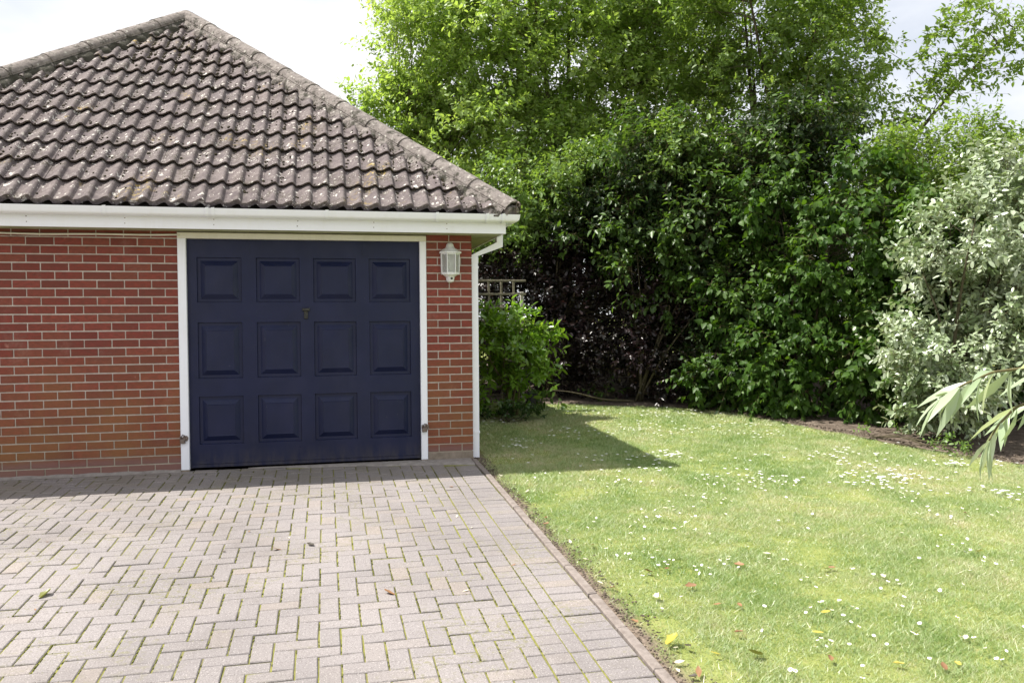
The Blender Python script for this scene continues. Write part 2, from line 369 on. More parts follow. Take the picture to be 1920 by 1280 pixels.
for i in range(I0, I1):
    for j in range(J0, J1):
        s4 = (i+j) % 4
        if s4 == 0: b = [ox+i*A_, ox+(i+2)*A_, oy+(j-.5)*A_, oy+(j+.5)*A_]
        elif s4 == 2: b = [ox+i*A_, ox+(i+1)*A_, oy+(j-.5)*A_, oy+(j+1.5)*A_]
        else: continue
        b[1] = min(b[1], XL3-.002); b[3] = min(b[3], YT)
        if b[1]-b[0] < .025 or b[3]-b[2] < .025: continue
        blocks.append((b[0]+.0040, b[1]-.0040, b[2]+.0029, b[3]-.0029, 0))
x = -7
while x < XL3:
    blocks.append((x+.003, min(x+.2, XL3)-.003, -.100, -.004, 0)); x += .2016
bl = []
for b in blocks:
    cx_, cy_ = (b[0]+b[1])/2, (b[2]+b[3])/2
    if cy_ > apron(cx_)-.01 and cx_ > -2.1: continue
    bl.append(b)
B = np.array([q[:4] for q in bl]); Cn = np.stack([(B[:, 0]+B[:, 1])/2, (B[:, 2]+B[:, 3])/2, gz(0, (B[:, 2]+B[:, 3])/2)], 1)
vis = in_frame(Cn, 20); dist = np.linalg.norm(Cn-CAM, axis=1); order = np.argsort(np.where(vis, dist, 1e9)); top = set(order[:300].tolist())
cache = {}; jm = MB(); jr = []
for k, (x0, x1, y0, y1) in enumerate(B):
    lx, ly = round(x1-x0, 3), round(y1-y0, 3); c = Cn[k]
    tilt = (math.atan(SL)+rng.normal(0, .009), rng.normal(0, .009), rng.normal(0, .010)); dz = rng.normal(0, .0016)
    if k in top:
        if (lx, ly) not in cache: cache[(lx, ly)] = MB().cham(-lx/2, lx/2, -ly/2, ly/2, -.05, 0, .004).mesh('paving_block', PAVER)
        add('paving_block', cache[(lx, ly)], drive, (c[0], c[1], c[2]+dz), tilt)
    elif dist[k] < 12 and c[0] > -7:
        m = MB().cham(-lx/2, lx/2, -ly/2, ly/2, -.04, 0, .004); M_ = Matrix.Translation((c[0], c[1], c[2]+dz)) @ Matrix.LocRotScale(None, Vector((0, 0, 0)) and None, None)
        from mathutils import Euler
        Rm = Euler(tilt).to_matrix(); jm.raw([tuple(Rm @ Vector(v)+Vector((c[0], c[1], c[2]+dz))) for v in m.v], m.f); jr += [rng.random()]*len(m.v)
me = bpy.data.meshes.new('paving_blocks'); me.from_pydata(jm.v, [], jm.f); me.materials.append(PAVER)
at = me.attributes.new('rnd', 'FLOAT', 'POINT'); at.data.foreach_set('value', np.array(jr, np.float32))
tag(add('paving_blocks', me, drive), kind='stuff')
# moss cushions in the joints
ico = bmesh.new(); bmesh.ops.create_icosphere(ico, subdivisions=1, radius=1); IV = np.array([v.co[:] for v in ico.verts]); IF = np.array([[v.index for v in f.verts] for f in ico.faces]); ico.free()
mv, mf, n0 = [], [], 0
for k in rng.choice(np.nonzero(vis)[0], 5200):
    x0, x1, y0, y1 = B[k]; side_ = rng.random() < .78
    if side_: x, y = x1+.004+rng.normal(0, .0012), rng.uniform(y0, y1)
    else: x, y = rng.uniform(x0, x1), y0-.002
    if vnoise(np.array(x), np.array(y), 2.0, 61) < -.12+.25*rng.random(): continue
    s_ = rng.uniform(.0025, .0055); V = IV*(1+rng.normal(0, .25, IV.shape))*np.array([s_, s_*(3. if side_ else 1), s_*.6])
    mv.append(V+np.array([x, y, gz(x, y)-.003])); mf.append(IF+n0); n0 += len(V)
JM = mat_simple('joint_moss', (.125, .13, .035), .95, .1, 0, .45, 70)
tag(add('joint_moss', np_mesh('joint_moss', np.concatenate(mv), np.concatenate(mf), JM), drive), kind='stuff')
# edging kerb
y = -.05; kerb_me = {}
while y > -7:
    L = .455; k = MB().cham(-.024, .026, -L/2+.003, L/2-.003, -.09, .012, .006)
    add('edging_kerb', k.mesh('edging_kerb', KERB), drive, (0+rng.normal(0, .002), y-L/2, SL*(y-L/2)+rng.normal(0, .002)), (math.atan(SL), rng.normal(0, .02), rng.normal(0, .004))); y -= L
# concrete apron in front of door and pillar
xs_ = np.linspace(-2.1, -.03, 24); ap = []
top_ = [(x, -.002, .008) for x in xs_]; bot = [(x, float(apron(x))-.012+.010*math.sin(x*17)+.006*math.sin(x*41), 0) for x in xs_]
V = [(p[0], p[1], p[2]) for p in top_]+[(b[0], b[1]+.012, SL*b[1]+.006) for b in bot]+[(b[0], b[1], SL*b[1]-.006) for b in bot]
F = [(i, i+1, 24+i+1, 24+i) for i in range(23)]+[(24+i, 24+i+1, 48+i+1, 48+i) for i in range(23)]
MB().raw(V, F).build('concrete_apron', CONC, drive, True)
# thin mortar fillet along the left wall
V = []; F = []
for i in range(60):
    x = -7+i*(7-2.68)/59; V += [(x, -.001, .020+.004*math.sin(i*1.7)), (x, -.045-.008*math.sin(i*2.3), -.0025)]
for i in range(59): F.append((2*i, 2*i+1, 2*i+3, 2*i+2))
MB().raw(V, F).build('mortar_fillet', CONC, drive, True)

# ------------------------------------------------------------------ garage
GX0, GX1, GD = -6.03, 0., 6.03
gar = empty('brick_garage', (-3.013, 3.013, 0), 'red brick garage with brown tiled hip roof and a navy door', 'garage')
setpw(gar, Matrix.Translation((-3.013, 3.013, 0)))
XL, XR = -2.68, -.4415
zk = lambda k: .075*(28-k)
BW, BH = .215, .0635
# inner wall: mortar body recessed 5 mm behind brick faces
m = MB(); rec = .006
m.box(GX0+rec, XL, rec, .215, -.1, 2.20); m.box(XR, GX1-rec, rec, .215, -.1, 2.20); m.box(XL, XR, .04, .215, 2.155, 2.20)
m.box(GX1-.215, GX1-rec, .2152, GD, -.1, 2.20); m.box(GX0+rec, GX0+.215, .2152, GD, -.1, 2.20); m.box(GX0+.2152, GX1-.2152, GD-.215, GD, -.1, 2.2)
wall = m.build('front_wall', MORTAR, gar)
bm_cache = {}
def brick_me(l):
    l = round(l, 4)
    if l not in bm_cache: bm_cache[l] = MB().cham(-l/2, l/2, 0, .10, -BH/2, BH/2, .0022, 'y').mesh('brick', BRICK)
    return bm_cache[l]
rest = MB(); restr = []
def put(x0, x1, k, asobj=True, dz=0):
    l = x1-x0; zc = zk(k)-.0375+dz; yj = rng.normal(0, .0010)
    if asobj: add('brick', brick_me(l), wall, ((x0+x1)/2, yj, zc+rng.normal(0, .0006)), (rng.normal(0, .004), rng.normal(0, .0025), rng.normal(0, .003)))
    else:
        t = MB().cham(x0, x1, yj, .10, zc-BH/2, zc+BH/2, .0022, 'y'); rest.raw(t.v, t.f); restr.extend([rng.random()]*len(t.v))
for k in range(-1, 29):
    odd = (k % 2 == 0)           # rows ending in a half brick at the jamb
    x = XL-.001
    first = True
    while x > GX0:
        l = .1025 if (odd and first) else .215
        first = False; x0 = max(GX0, x-l)
        if x-x0 > .02: put(x0, x, k, x > -4.12)
        x = x0-.010
    # pillar: two full, or half full half; k=27,28: concrete base
    if k < 27:
        if not odd: segs = [(XR, -.2285), (-.2185, 0)] if k % 2 else None
        segs = [(XR, -.2260), (-.2160, 0.)] if k % 2 == 1 or k == -1 else [(XR, -.3385), (-.3285, -.1135), (-.1035, 0.)]
        for s_ in segs: put(s_[0], s_[1], k)
m = MB(); m.cham(XR, 0, -.003, .1, .004, .073, .004, 'y'); m.build('base_block', BLOCK, gar)
m = MB(); m.box(XR-.002, .006, -.010, .1, -.04, .010); m.build('base_slab', BLOCK, gar)
# right side wall bricks (seen only from the side)
for k in range(0, 29):
    yb = .0 if k % 2 else .1125
    zc = zk(k)-.0375
    y = .102+.010 if k % 2 else .215+.01
    while y < GD:
        y1 = min(GD, y+.215)
        t = MB().box(-.1, rng.normal(0, .001), y, y1, zc-BH/2, zc+BH/2); rest.raw(t.v, t.f); restr.extend([rng.random()]*8); y = y1+.01
me = bpy.data.meshes.new('bricks'); me.from_pydata(rest.v, [], rest.f); me.materials.append(BRICK)
at = me.attributes.new('rnd', 'FLOAT', 'POINT'); at.data.foreach_set('value', np.array(restr, np.float32))
tag(add('bricks', me, wall), kind='stuff')

# door frame
fr = MB().cham(XL+.002, -2.606, -.020, .10, .012, 2.10, .004, 'y').build('door_frame', WHITE, gar)
MB().cham(-.506, XR-.002, -.020, .10, .012, 2.10, .004, 'y').build('jamb', WHITE, fr)
MB().cham(XL+.002, XR-.002, -.024, .10, 2.1005, 2.153, .004, 'y').build('head', CREAM, fr)
for x0, x1 in ((XL+.004, -2.608), (-.504, XR-.004)):
    MB().box(x0, x1, -.023, .02, -.002, .0118).build('jamb_foot', BLOCK, fr)
# door leaf
DX0, DX1, DZ0, DZ1, DY = -2.604, -.508, .022, 2.098, .03
dm = MB(); cols = [(-2.523, -2.136), (-2.008, -1.618), (-1.4955, -1.1055), (-.983, -.595)]; rows = [(1.525, 1.934), (.832, 1.343), (.231, .668)]
# leaf face as a grid with holes for the panels
gx = [DX0+.012]+[v for c in cols for v in c]+[DX1-.012]; gzv = [DZ0+.03]+[v for r_ in rows[::-1] for v in r_]+[DZ1-.012]
for i in range(len(gx)-1):
    for j in range(len(gzv)-1):
        if i % 2 == 1 and j % 2 == 1: continue
        dm.raw([(gx[i], DY, gzv[j]), (gx[i+1], DY, gzv[j]), (gx[i+1], DY, gzv[j+1]), (gx[i], DY, gzv[j+1])], [(0, 1, 2, 3)])
dm.box(DX0, DX0+.0118, DY-.006, DY+.05, DZ0, DZ1); dm.box(DX1-.0118, DX1, DY-.006, DY+.05, DZ0, DZ1)
dm.box(DX0+.012, DX1-.012, DY-.006, DY+.05, DZ1-.0118, DZ1); dm.box(DX0+.012, DX1-.012, DY-.010, DY+.05, DZ0, DZ0+.028)
dm.box(DX0+.02, DX1-.02, DY+.045, DY+.05, DZ0+.03, DZ1-.02)
for xs0 in (-2.066, -1.5565, -1.044):
    dm.box(xs0-.0035, xs0+.0035, DY-.0022, DY+.003, 1.955, DZ1-.014)
door = dm.build('garage_door', NAVY, gar)
def panel(w_, h_):
    P = MB(); e = [0, .004, .030, .034, .075, .080]; d = [0, .020, .020, .018, -.008, -.006]
    rings = [[(-w_/2+t, q, -h_/2+t), (w_/2-t, q, -h_/2+t), (w_/2-t, q, h_/2-t), (-w_/2+t, q, h_/2-t)] for t, q in zip(e, d)]
    for a in range(len(rings)-1):
        for k in range(4):
            k2 = (k+1) % 4; P.raw([rings[a][k], rings[a][k2], rings[a+1][k2], rings[a+1][k]], [(0, 1, 2, 3)])
    P.raw(rings[-1], [(0, 1, 2, 3)]); return P
for (x0, x1) in cols:
    for (z0, z1) in rows:
        panel(x1-x0, z1-z0).build('door_panel', NAVY, door, loc=((x0+x1)/2, DY, (z0+z1)/2))
h = MB(); h.cham(-.018, .018, -.012, 0, -.055, .03, .004, 'y'); h.cham(-.034, .034, -.034, -.0125, .018, .045, .005, 'y'); h.tube([(0, -.012, -.028), (0, -.018, -.028)], .009, 10)
h.build('lock_handle', BRASS, door, loc=(-1.566, DY-.001, 1.425))
# hasps with padlocks
for x, z in ((-2.648, .30), (-.468, .325)):
    h = MB(); h.cham(-.036, .036, -.006, 0, -.013, .013, .002, 'y'); h.box(-.006, .030, -.016, -.0062, -.022, .024)
    h.tube([(-.022, -.012, .0), (-.022, -.022, .02), (-.008, -.026, .034), (.008, -.026, .03), (.012, -.02, .006)], .005, 6)
    h.cham(-.032, .012, -.034, -.010, -.044, -.004, .005, 'y'); h.tube([(-.03, -.009, .02), (-.03, -.012, .02)], .006, 6)
    h.build('hasp_padlock', STEEL, fr, loc=(x, -.0205, z))

# fascia, soffit, gutter run round the eaves
FO, ZF0, ZF1 = .28, 2.158, 2.335
def ring(o, z): return [(GX0-o, -o, z), (GX1+o, -o, z), (GX1+o, GD+o, z), (GX0-o, GD+o, z)]
m = MB(); m.loft([ring(FO, ZF0), ring(FO, ZF1)], True, False); m.loft([ring(FO-.018, ZF1), ring(FO-.018, ZF0)], True, False)
for z in (ZF0, ZF1):
    a, b = ring(FO, z), ring(FO-.018, z)
    for i in range(4): m.raw([a[i], a[(i+1) % 4], b[(i+1) % 4], b[i]], [(0, 1, 2, 3)])
fas = m.build('fascia', WHITE, gar)
for x in (-5.1, -4.45, -3.81, -3.05, -2.33, -1.62, -.95, -.28):     # nail heads in pairs
    for z in (2.262-.02, 2.262-.066):
        MB().tube([(x+rng.normal(0, .004), -FO-.0012, z), (x, -FO+.002, z)], .0045, 7).build('nail_head', STEEL, fas)
m = MB(); zs = ZF0+.006
a, b = ring(FO-.019, zs), ring(.003, zs)
for i in range(4): m.raw([a[i], a[(i+1) % 4], b[(i+1) % 4], b[i]], [(0, 1, 2, 3)])
m.build('soffit', SOFFIT, gar)
# gutter : profile offset o from the fascia plane, z
prof = [(.004, 2.322), (.004, 2.285)]+[(.058+.054*math.cos(t), 2.300+.046*math.sin(t)-.0) for t in np.linspace(R(205), R(335), 9)]+[(.114, 2.318), (.117, 2.326), (.111, 2.327), (.108, 2.318)]
prof += [(.058+.049*math.cos(t), 2.300+.041*math.sin(t)) for t in np.linspace(R(335), R(205), 9)]+[(.008, 2.285), (.008, 2.322)]
m = MB(); m.loft([[(GX0-FO-o_ if c == 0 else GX1+FO+o_ if c in (1, 2) else 0, -FO-o_ if c in (0, 1) else GD+FO, z_) for o_, z_ in prof] for c in (0, 1, 2)], True, True)
gut = m.build('gutter', WHITE, gar, True, 40)
for x in (-4.7, -3.187, -2.371, -2.323, -1.365, -.382, .085, .235):
    p2 = [(.003, 2.333)]+[(.058+.0565*math.cos(t), 2.2995+.0485*math.sin(t)) for t in np.linspace(R(200), R(338), 9)]+[(.1175, 2.318), (.1205, 2.333), (.104, 2.334)]
    p3 = [(o_-.003, z_+.002) for o_, z_ in p2]
    q = MB().loft([[(x-.014, -FO-o_-.003, z_-.003) for o_, z_ in p2], [(x+.014, -FO-o_, z_) for o_, z_ in p2]], False, False)
    q.loft([[(x-.011, -FO-o_, z_-.006) for o_, z_ in p2[-2:]]+[(x-.011, -FO-.10, 2.33)], [(x+.011, -FO-o_, z_-.006) for o_, z_ in p2[-2:]]+[(x+.011, -FO-.10, 2.33)]], True, True)
    q.build('gutter_bracket', WHITE, gut, True, 40)
# downpipe with swan neck on the side wall
def sqtube(m, pts, h_=.0325):
    rings = []
    for i, p in enumerate(pts):
        p = Vector(p); t = (Vector(pts[min(i+1, len(pts)-1)])-Vector(pts[max(i-1, 0)])).normalized()
        s_ = Vector((0, 1, 0)); n_ = t.cross(s_).normalized(); c = 1.0
        if 0 < i < len(pts)-1:
            t1 = (p-Vector(pts[i-1])).normalized(); c = 1/max(.5, t.dot(t1))
        rings.append([tuple(p+s_*a_*h_+n_*b_*h_*c) for a_, b_ in ((-1, -1), (1, -1), (1, 1), (-1, 1))])
    m.loft(rings)
m = MB(); sqtube(m, [(.037, .075, .0), (.037, .075, 1.975), (.290, .075, 2.085), (.290, .075, 2.30)])
dp = m.build('downpipe', WHITE, gar)
for z in (.25, 1.86): MB().box(.0, .0745, .038, .112, z-.012, z+.012).build('pipe_clip', WHITE, dp)
m = MB(); m.box(.0015, .0725, .0395, .1105, 1.90, 1.96); m.build('pipe_collar', WHITE, dp)
# thin white cable below the fascia
pts = [(x, -.012+.0*x, 2.128+.005*math.sin(x*2.1)+.0025*math.sin(x*7)) for x in np.linspace(-6, XL-.0, 40)]
MB().tube(pts+[(XL+.02, -.03, 2.118)], .0085, 6).build('cable', CREAM, gar, True)

# ------------------------------------------------------------------ roof
EYY, EZ = -.335, 2.352; APX = (-3.013, 3.013)
PIT = math.atan2(5.055-EZ, 3.013-EYY); cP, sP = math.cos(PIT), math.sin(PIT)
SLEN = (3.013-EYY)/cP; GA = SLEN/13.02; TW = .30
roof = MB().raw([(GX0-.3, -.3, 2.345), (.3, -.3, 2.345), (.3, GD+.3, 2.345), (GX0-.3, GD+.3, 2.345), (-3.013, 3.013, 5.02)], [(0, 1, 4), (1, 2, 4), (2, 3, 4), (3, 0, 4)]).build('roof', DARK, gar)
WH = .038
def wave(t):
    t = t % 1.
    if t < .12: return 0.
    if t < .70: a = (t-.12)/.58; return WH*(.5-.5*math.cos(math.pi*a))**.9
    if t < .93: a = (t-.70)/.23; return WH*(.5+.5*math.cos(math.pi*a))
    return 0.
TP = [0, .16, .32, .48, .62, .72, .80, .88, .95]
tx = [(a_+k)*TW/2 for k in (0, 1) for a_ in TP]+[TW-.0005]
def tile_geo(lift=.0):
    V = []; F = []; n_ = len(tx)
    for s_, o_ in ((0, .036), (GA+.03, .0)):
        for x in tx: V.append((x, s_, wave(x/(TW/2))+o_))
    for x in tx: V.append((x, .0, wave(x/(TW/2))+.036))
    for x in tx: V.append((x, .003, wave(x/(TW/2))+.017))
    for x in tx: V.append((x, .05, wave(x/(TW/2))+.012))
    for i in range(n_-1): F += [(i, i+1, n_+i+1, n_+i), (2*n_+i+1, 2*n_+i, 3*n_+i, 3*n_+i+1), (3*n_+i+1, 3*n_+i, 4*n_+i, 4*n_+i+1)]
    return V, F
tV, tF = tile_geo()
def tile_mesh(V, F, clips=()):
    me = bpy.data.meshes.new('roof_tile'); me.from_pydata(V, [], F); me.materials.append(TILE)
    bm = bmesh.new(); bm.from_mesh(me)
    for co, no in clips:
        bmesh.ops.bisect_plane(bm, geom=bm.verts[:]+bm.edges[:]+bm.faces[:], dist=1e-5, plane_co=co, plane_no=no, clear_outer=True)
    for f in bm.faces: f.smooth = True
    ok = len(bm.faces); bm.to_mesh(me); bm.free(); return me if ok else None
n9 = len(tx); tVe = [(a_, b_, c_-(.032 if 3*n9 <= q_ < 4*n9 else .0)) for q_, (a_, b_, c_) in enumerate(tV)]
full = tile_mesh(tV, tF); full_e = tile_mesh(tVe, tF)
HW = 3.013+.335          # half width at the eave line
BASIS = Matrix(((1, 0, 0), (0, cP, -sP), (0, sP, cP)))
x_start = -.314-.72*.15-21*TW+.0
for r_ in range(13):
    s0 = r_*GA
    hw0 = HW*(1-s0/SLEN)
    for i in range(26):
        x0 = x_start+i*TW
        x1 = x0+TW
        if x1 < APX[0]-hw0 or x0 > APX[0]+hw0: continue
        hwT = HW*(1-(s0+GA+.03)/SLEN)
        inside = x0 > APX[0]-hwT and x1 < APX[0]+hwT
        if inside: me = full if r_ else full_e
        else:
            k_ = HW/SLEN; cl = [((APX[0]+hw0-x0, 0, 0), Vector((1, k_, 0)).normalized()), ((APX[0]-hw0-x0, 0, 0), Vector((-1, k_, 0)).normalized())]
            me = tile_mesh(tV if r_ else tVe, tF, cl)
            if me is None: continue
        o = add('roof_tile', me, roof, (x0, EYY+s0*cP, EZ+s0*sP+rng.normal(0, .0012)))
        o.rotation_euler = (BASIS @ Matrix.Rotation(rng.normal(0, .0035), 3, 'Z') @ Matrix.Rotation(rng.normal(0, .003), 3, 'Y')).to_euler()
# the three other slopes, joined
ov = MB()
for ang in (90, 180, 270):
    Rz = Matrix.Rotation(R(ang), 3, 'Z'); ctr = Vector((APX[0], APX[1], 0))
    for r_ in range(13):
        s0 = r_*GA; hw0 = HW*(1-s0/SLEN); hw1 = HW*(1-(s0+GA)/SLEN); nn = 60
        V = []
        for s_, o_, hw in ((0, .022, hw0), (GA+.0, .0, hw1), (.004, -.006, hw0)):
            for q in range(nn+1):
                x = -hw0+2*hw0*q/nn; xx = max(-hw, min(hw, x)); l = Vector((xx, (s0+s_)*cP-HW, EZ+(s0+s_)*sP+wave(xx/.15)+o_)); V.append(tuple(Rz @ l+ctr))
        ov.raw(V, [(q, q+1, nn+1+q+1, nn+1+q) for q in range(nn)]+[(q+1, q, 2*nn+2+q, 2*nn+3+q) for q in range(nn)])
tag(ov.build('roof_tiles', TILE, roof), kind='stuff')
# hip tiles with mortar bedding
apex = Vector((APX[0], APX[1], 5.055+.045))
def hipline(corner, mats):
    c0 = Vector((corner[0], corner[1], EZ+.035)); ax = apex-c0; L = ax.length; t = ax.normalized(); side = t.cross(Vector((0, 0, 1))).normalized(); up = side.cross(t).normalized()
    if up.z < 0: up = -up
    npc = 11; pl = L/npc
    for i in range(npc):
        mb = MB(); rings = []
        for q, rr in ((-.02, 1.06), (.12, 1.03), (.3, 1.01), (pl*1.0, .97)):
            rings.append([tuple(c0+t*(i*pl+q)+side*(.122*rr*math.sin(a_))+up*(.100*rr*math.cos(a_)-.012)) for a_ in np.linspace(R(-82), R(82), 11)])
        inner = [[tuple(Vector(p)-up*.018) for p in r_] for r_ in rings]
        mb.loft(rings, False, False); mb.loft(inner[::-1], False, False); mb.loft([rings[0], inner[0]], False, False)
        o = mb.build('hip_tile', HIPM, roof, True, 40)
    for sd, mt in ((-1, mats[0]), (1, mats[1])):
        V = []; n_ = 150
        for i in range(n_+1):
            q = L*i/n_
            w0 = .165+.022*math.sin(i*.9+sd)+.018*math.sin(i*2.3)+rng.normal(0, .008)
            down = side*sd
            for f_, zz in ((.09, -.006), (.116, -.012), (.5*(.116+w0), -.022), (w0, -.034-.008*rng.random()), (w0+.012, -.085)):
                V.append(tuple(c0+t*q+down*f_+up*(zz+rng.normal(0, .003)-(f_-.11)*.42)))
        F = [(i*5+j, i*5+j+1, i*5+j+6, i*5+j+5) for i in range(n_) for j in range(4)]
        MB().raw(V, F).build('hip_mortar', mt, roof, True)
    return c0, t, side, up, L
hr = hipline((GX1+.335-.01, -.325), (BEDM, BEDM)); hl = hipline((GX0-.335, -.335), (BEDM, BEDD)); hipline((GX1+.335, GD+.335), (BEDM, BEDM)); hipline((GX0-.335, GD+.335), (BEDM, BEDM))
# lump of mortar closing the foot of the right hip, and the scrolled hip iron
c0, t_, side_, up_, L_ = hr
mb = MB(); rings = []
for q, s_ in ((-.034, .55), (-.045, .92), (-.015, 1.0), (.05, .9)):
    rings.append([tuple(c0+t_*q+side_*(.105*s_*math.sin(a_))+up_*(.082*s_*math.cos(a_)-.04+.008*math.sin(a_*5+q*40))) for a_ in np.linspace(0, 2*math.pi, 16, False)])
mb.loft(rings); mb.build('hip_mortar', BEDM, roof, True)
ie = c0+t_*-.05
pts = [tuple(ie+t_*.10+Vector((.0, .0, -.085))), tuple(ie+Vector((.005, -.005, -.088))), tuple(ie+Vector((.008, -.008, .03)))]
for a_ in np.linspace(0, R(300), 10): pts.append(tuple(ie+Vector((.008, -.008, .045))+Vector((.7, -.7, 0))*(.022-.022*math.cos(a_)*(1-.06*a_))+Vector((0, 0, 1))*(.026*math.sin(a_)*(1-.08*a_)+.012)))
MB().tube(pts, .006, 6).build('hip_iron', STEEL, roof, True)
# moss cushions in the tile valleys
ico = bmesh.new(); bmesh.ops.create_icosphere(ico, subdivisions=1, radius=1); IV = np.array([v.co[:] for v in ico.verts]); IF = np.array([[v.index for v in f.verts] for f in ico.faces]); ico.free()
mv = []; mf = []; n0 = 0
for k in range(6500):
    s_ = SLEN*rng.random()**.8; hw = HW*(1-s_/SLEN)
    if rng.random() < .35: x = APX[0]+hw*rng.choice([-1, 1])*(1-rng.random()*.10)
    else:
        x = APX[0]+hw*rng.uniform(-1, 1)
    tt = rng.choice([.98, .04, .10, .92, .5], p=[.3, .25, .2, .15, .1]); x = x_start+(math.floor((x-x_start)/.15)+tt)*.15
    if abs(x-APX[0]) > hw-.02: continue
    if vnoise(np.array(x), np.array(s_), 3.2, 31) < .05 and rng.random() < .75: continue
    fr_ = (s_/GA) % 1; hh = wave((x-x_start)/.15)+.036*(1-fr_)+.003
    sz = rng.uniform(.004, .013)*(1.5 if rng.random() < .1 else 1)
    V = IV*(1+rng.normal(0, .22, IV.shape))*np.array([sz, sz*1.25, sz*.7]); V = V @ np.array(BASIS).T
    V = V+np.array([x, EYY+s_*cP-hh*sP, EZ+s_*sP+hh*cP]); mv.append(V); mf.append(IF+n0); n0 += len(V)
tag(add('moss', np_mesh('moss', np.concatenate(mv), np.concatenate(mf), MOSS), roof), kind='stuff')

# ------------------------------------------------------------------ wall lantern
LW = empty('wall_lantern', (-.212, 0, 1.70), 'white half lantern with frosted panes on the brick pillar', 'lamp')
setpw(LW, Matrix.Translation((-.212, 0, 1.70)))
LAMPW = mat_simple('lamp_white', (.74, .75, .76), .45, .4, 0, .08, 30)
g = G('frosted_glass'); gp = g.bsdf((.86, .88, .84), .35, .5, g.bump(g.noise(60, 2), .004), Transmission_Weight=.75, IOR=1.45); FROST = g.done(gp)
def half(wx, wy, z, n=None):
    pts = [(-1, 0), (-1, -.38), (-.46, -1), (.46, -1), (1, -.38), (1, 0)]
    return [(-.212+a_*wx, -.003+b_*wy, z) for a_, b_ in pts]
def halfround(rx, ry, z): return [(-.212+rx*math.cos(a_), -.003-ry*math.sin(a_), z) for a_ in np.linspace(0, math.pi, 13)]
mb = MB(); mb.box(-.252, -.172, -.012, -.002, 1.75, 2.05); mb.build('back_plate', LAMPW, LW)
mb = MB(); mb.loft([half(.093, .098, 1.985), half(.104, .112, 1.988), half(.104, .112, 2.003), half(.088, .093, 2.012)])
mb.loft([halfround(.082, .088, 2.012), halfround(.07, .075, 2.028), halfround(.05, .055, 2.038), halfround(.038, .045, 2.056), halfround(.034, .04, 2.074), halfround(.022, .028, 2.088), halfround(.006, .008, 2.093)])
mb.build('cap', LAMPW, LW, True, 35)
mb = MB(); mb.loft([half(.088, .093, 1.982), half(.088, .093, 1.984)])
fr_t, fr_b = half(.086, .092, 1.983), half(.082, .088, 1.795)
cage = MB()
for a_, b_ in zip(fr_t, fr_b): cage.tube([a_, b_], .0055, 6)
cage.loft([half(.090, .096, 1.976), half(.090, .096, 1.985)]); cage.loft([half(.086, .092, 1.785), half(.087, .093, 1.806)])
cg = cage.build('cage', LAMPW, LW)
gt, gb = half(.083, .089, 1.975), half(.080, .086, 1.806)
for i in range(5):
    a_, b_, c_, d_ = [Vector(q) for q in (gt[i], gt[i+1], gb[i+1], gb[i])]
    nn_ = (b_-a_).cross(d_-a_).normalized()*.0025
    mb = MB().loft([[a_, b_, c_, d_], [a_+nn_, b_+nn_, c_+nn_, d_+nn_]]); mb.build('pane', FROST, LW)
mb = MB(); mb.tube([(-.212, -.045, 1.807), (-.212, -.045, 1.84)], .014, 10); mb.tube([(-.212, -.045, 1.84), (-.212, -.045, 1.90), (-.212, -.045, 1.935)], [.02, .026, .012], 10)
mb.build('bulb', LAMPW, LW, True)
mb = MB(); mb.loft([half(.070, .08, 1.785), half(.062, .072, 1.776)]); mb.loft([halfround(.060, .07, 1.776), halfround(.042, .055, 1.762), halfround(.038, .05, 1.735), halfround(.032, .044, 1.718), halfround(.012, .02, 1.708)])
mb.build('base', LAMPW, LW, True, 35)
MB().tube([(-.205, -.050, 1.748), (-.205, -.0565, 1.748)], .012, 12).build('sensor_eye', DARK, LW)

# ------------------------------------------------------------------ plants
def norm(a): return a/np.maximum(1e-9, np.linalg.norm(a, axis=-1, keepdims=True))
def rand_dir(n): return norm(rng.normal(size=(n, 3)))
L_SIMPLE = (np.array([(0, 0, 0), (-.25, .30, .05), (-.21, .66, .03), (0, 1, -.10), (.21, .66, .03), (.25, .30, .05)]), np.array([(0, 3, 2), (0, 2, 1), (0, 4, 3), (0, 5, 4)]))
def fine_leaf(w1, w2, w3, y1=.22, y2=.5, y3=.78, curl=.12, fold=.07, base=0.):
    ys_ = [0, y1, y2, y3, 1]; wd = [base, w1, w2, w3, 0]
    V = []; zc = lambda y: -curl*y*y
    for y, w_ in zip(ys_, wd): V += [(-w_, y, zc(y)+fold*(w_/.25)), (0, y, zc(y)), (w_, y, zc(y)+fold*(w_/.25))]
    F = []
    for i in range(4):
        a = i*3; F += [(a, a+1, a+4, a+3), (a+1, a+2, a+5, a+4)]
    return np.array(V), np.array(F)
L_LAUREL = fine_leaf(.13, .18, .14, fold=.05, curl=.16)
L_HEART = fine_leaf(.33, .32, .17, .16, .45, .75, .18, .06, .12)
L_OVAL = fine_leaf(.17, .225, .165, fold=.06, curl=.10)
L_LANCE = fine_leaf(.045, .076, .05, .2, .45, .75, .30, .03)
def leaf_verts(tmpl, P, D, Nn, S):
    T = tmpl[0]; D = norm(D); side = norm(np.cross(D, Nn)); Nn = np.cross(side, D)
    return (P[:, None, :]+S[:, None, None]*(T[None, :, 0:1]*side[:, None, :]+T[None, :, 1:2]*D[:, None, :]+T[None, :, 2:3]*Nn[:, None, :]))
def join_leaves(name, tmpl, P, D, Nn, S, mat, parent, RN, kind='stuff'):
    V = leaf_verts(tmpl, P, D, Nn, S); n, k, _ = V.shape
    F = (tmpl[1][None]+(np.arange(n)*k)[:, None, None]).reshape(-1, tmpl[1].shape[1])
    o = add(name, np_mesh(name, V.reshape(-1, 3), F, mat, False, np.repeat(RN, k)), parent)
    if kind: o['kind'] = kind
    return o
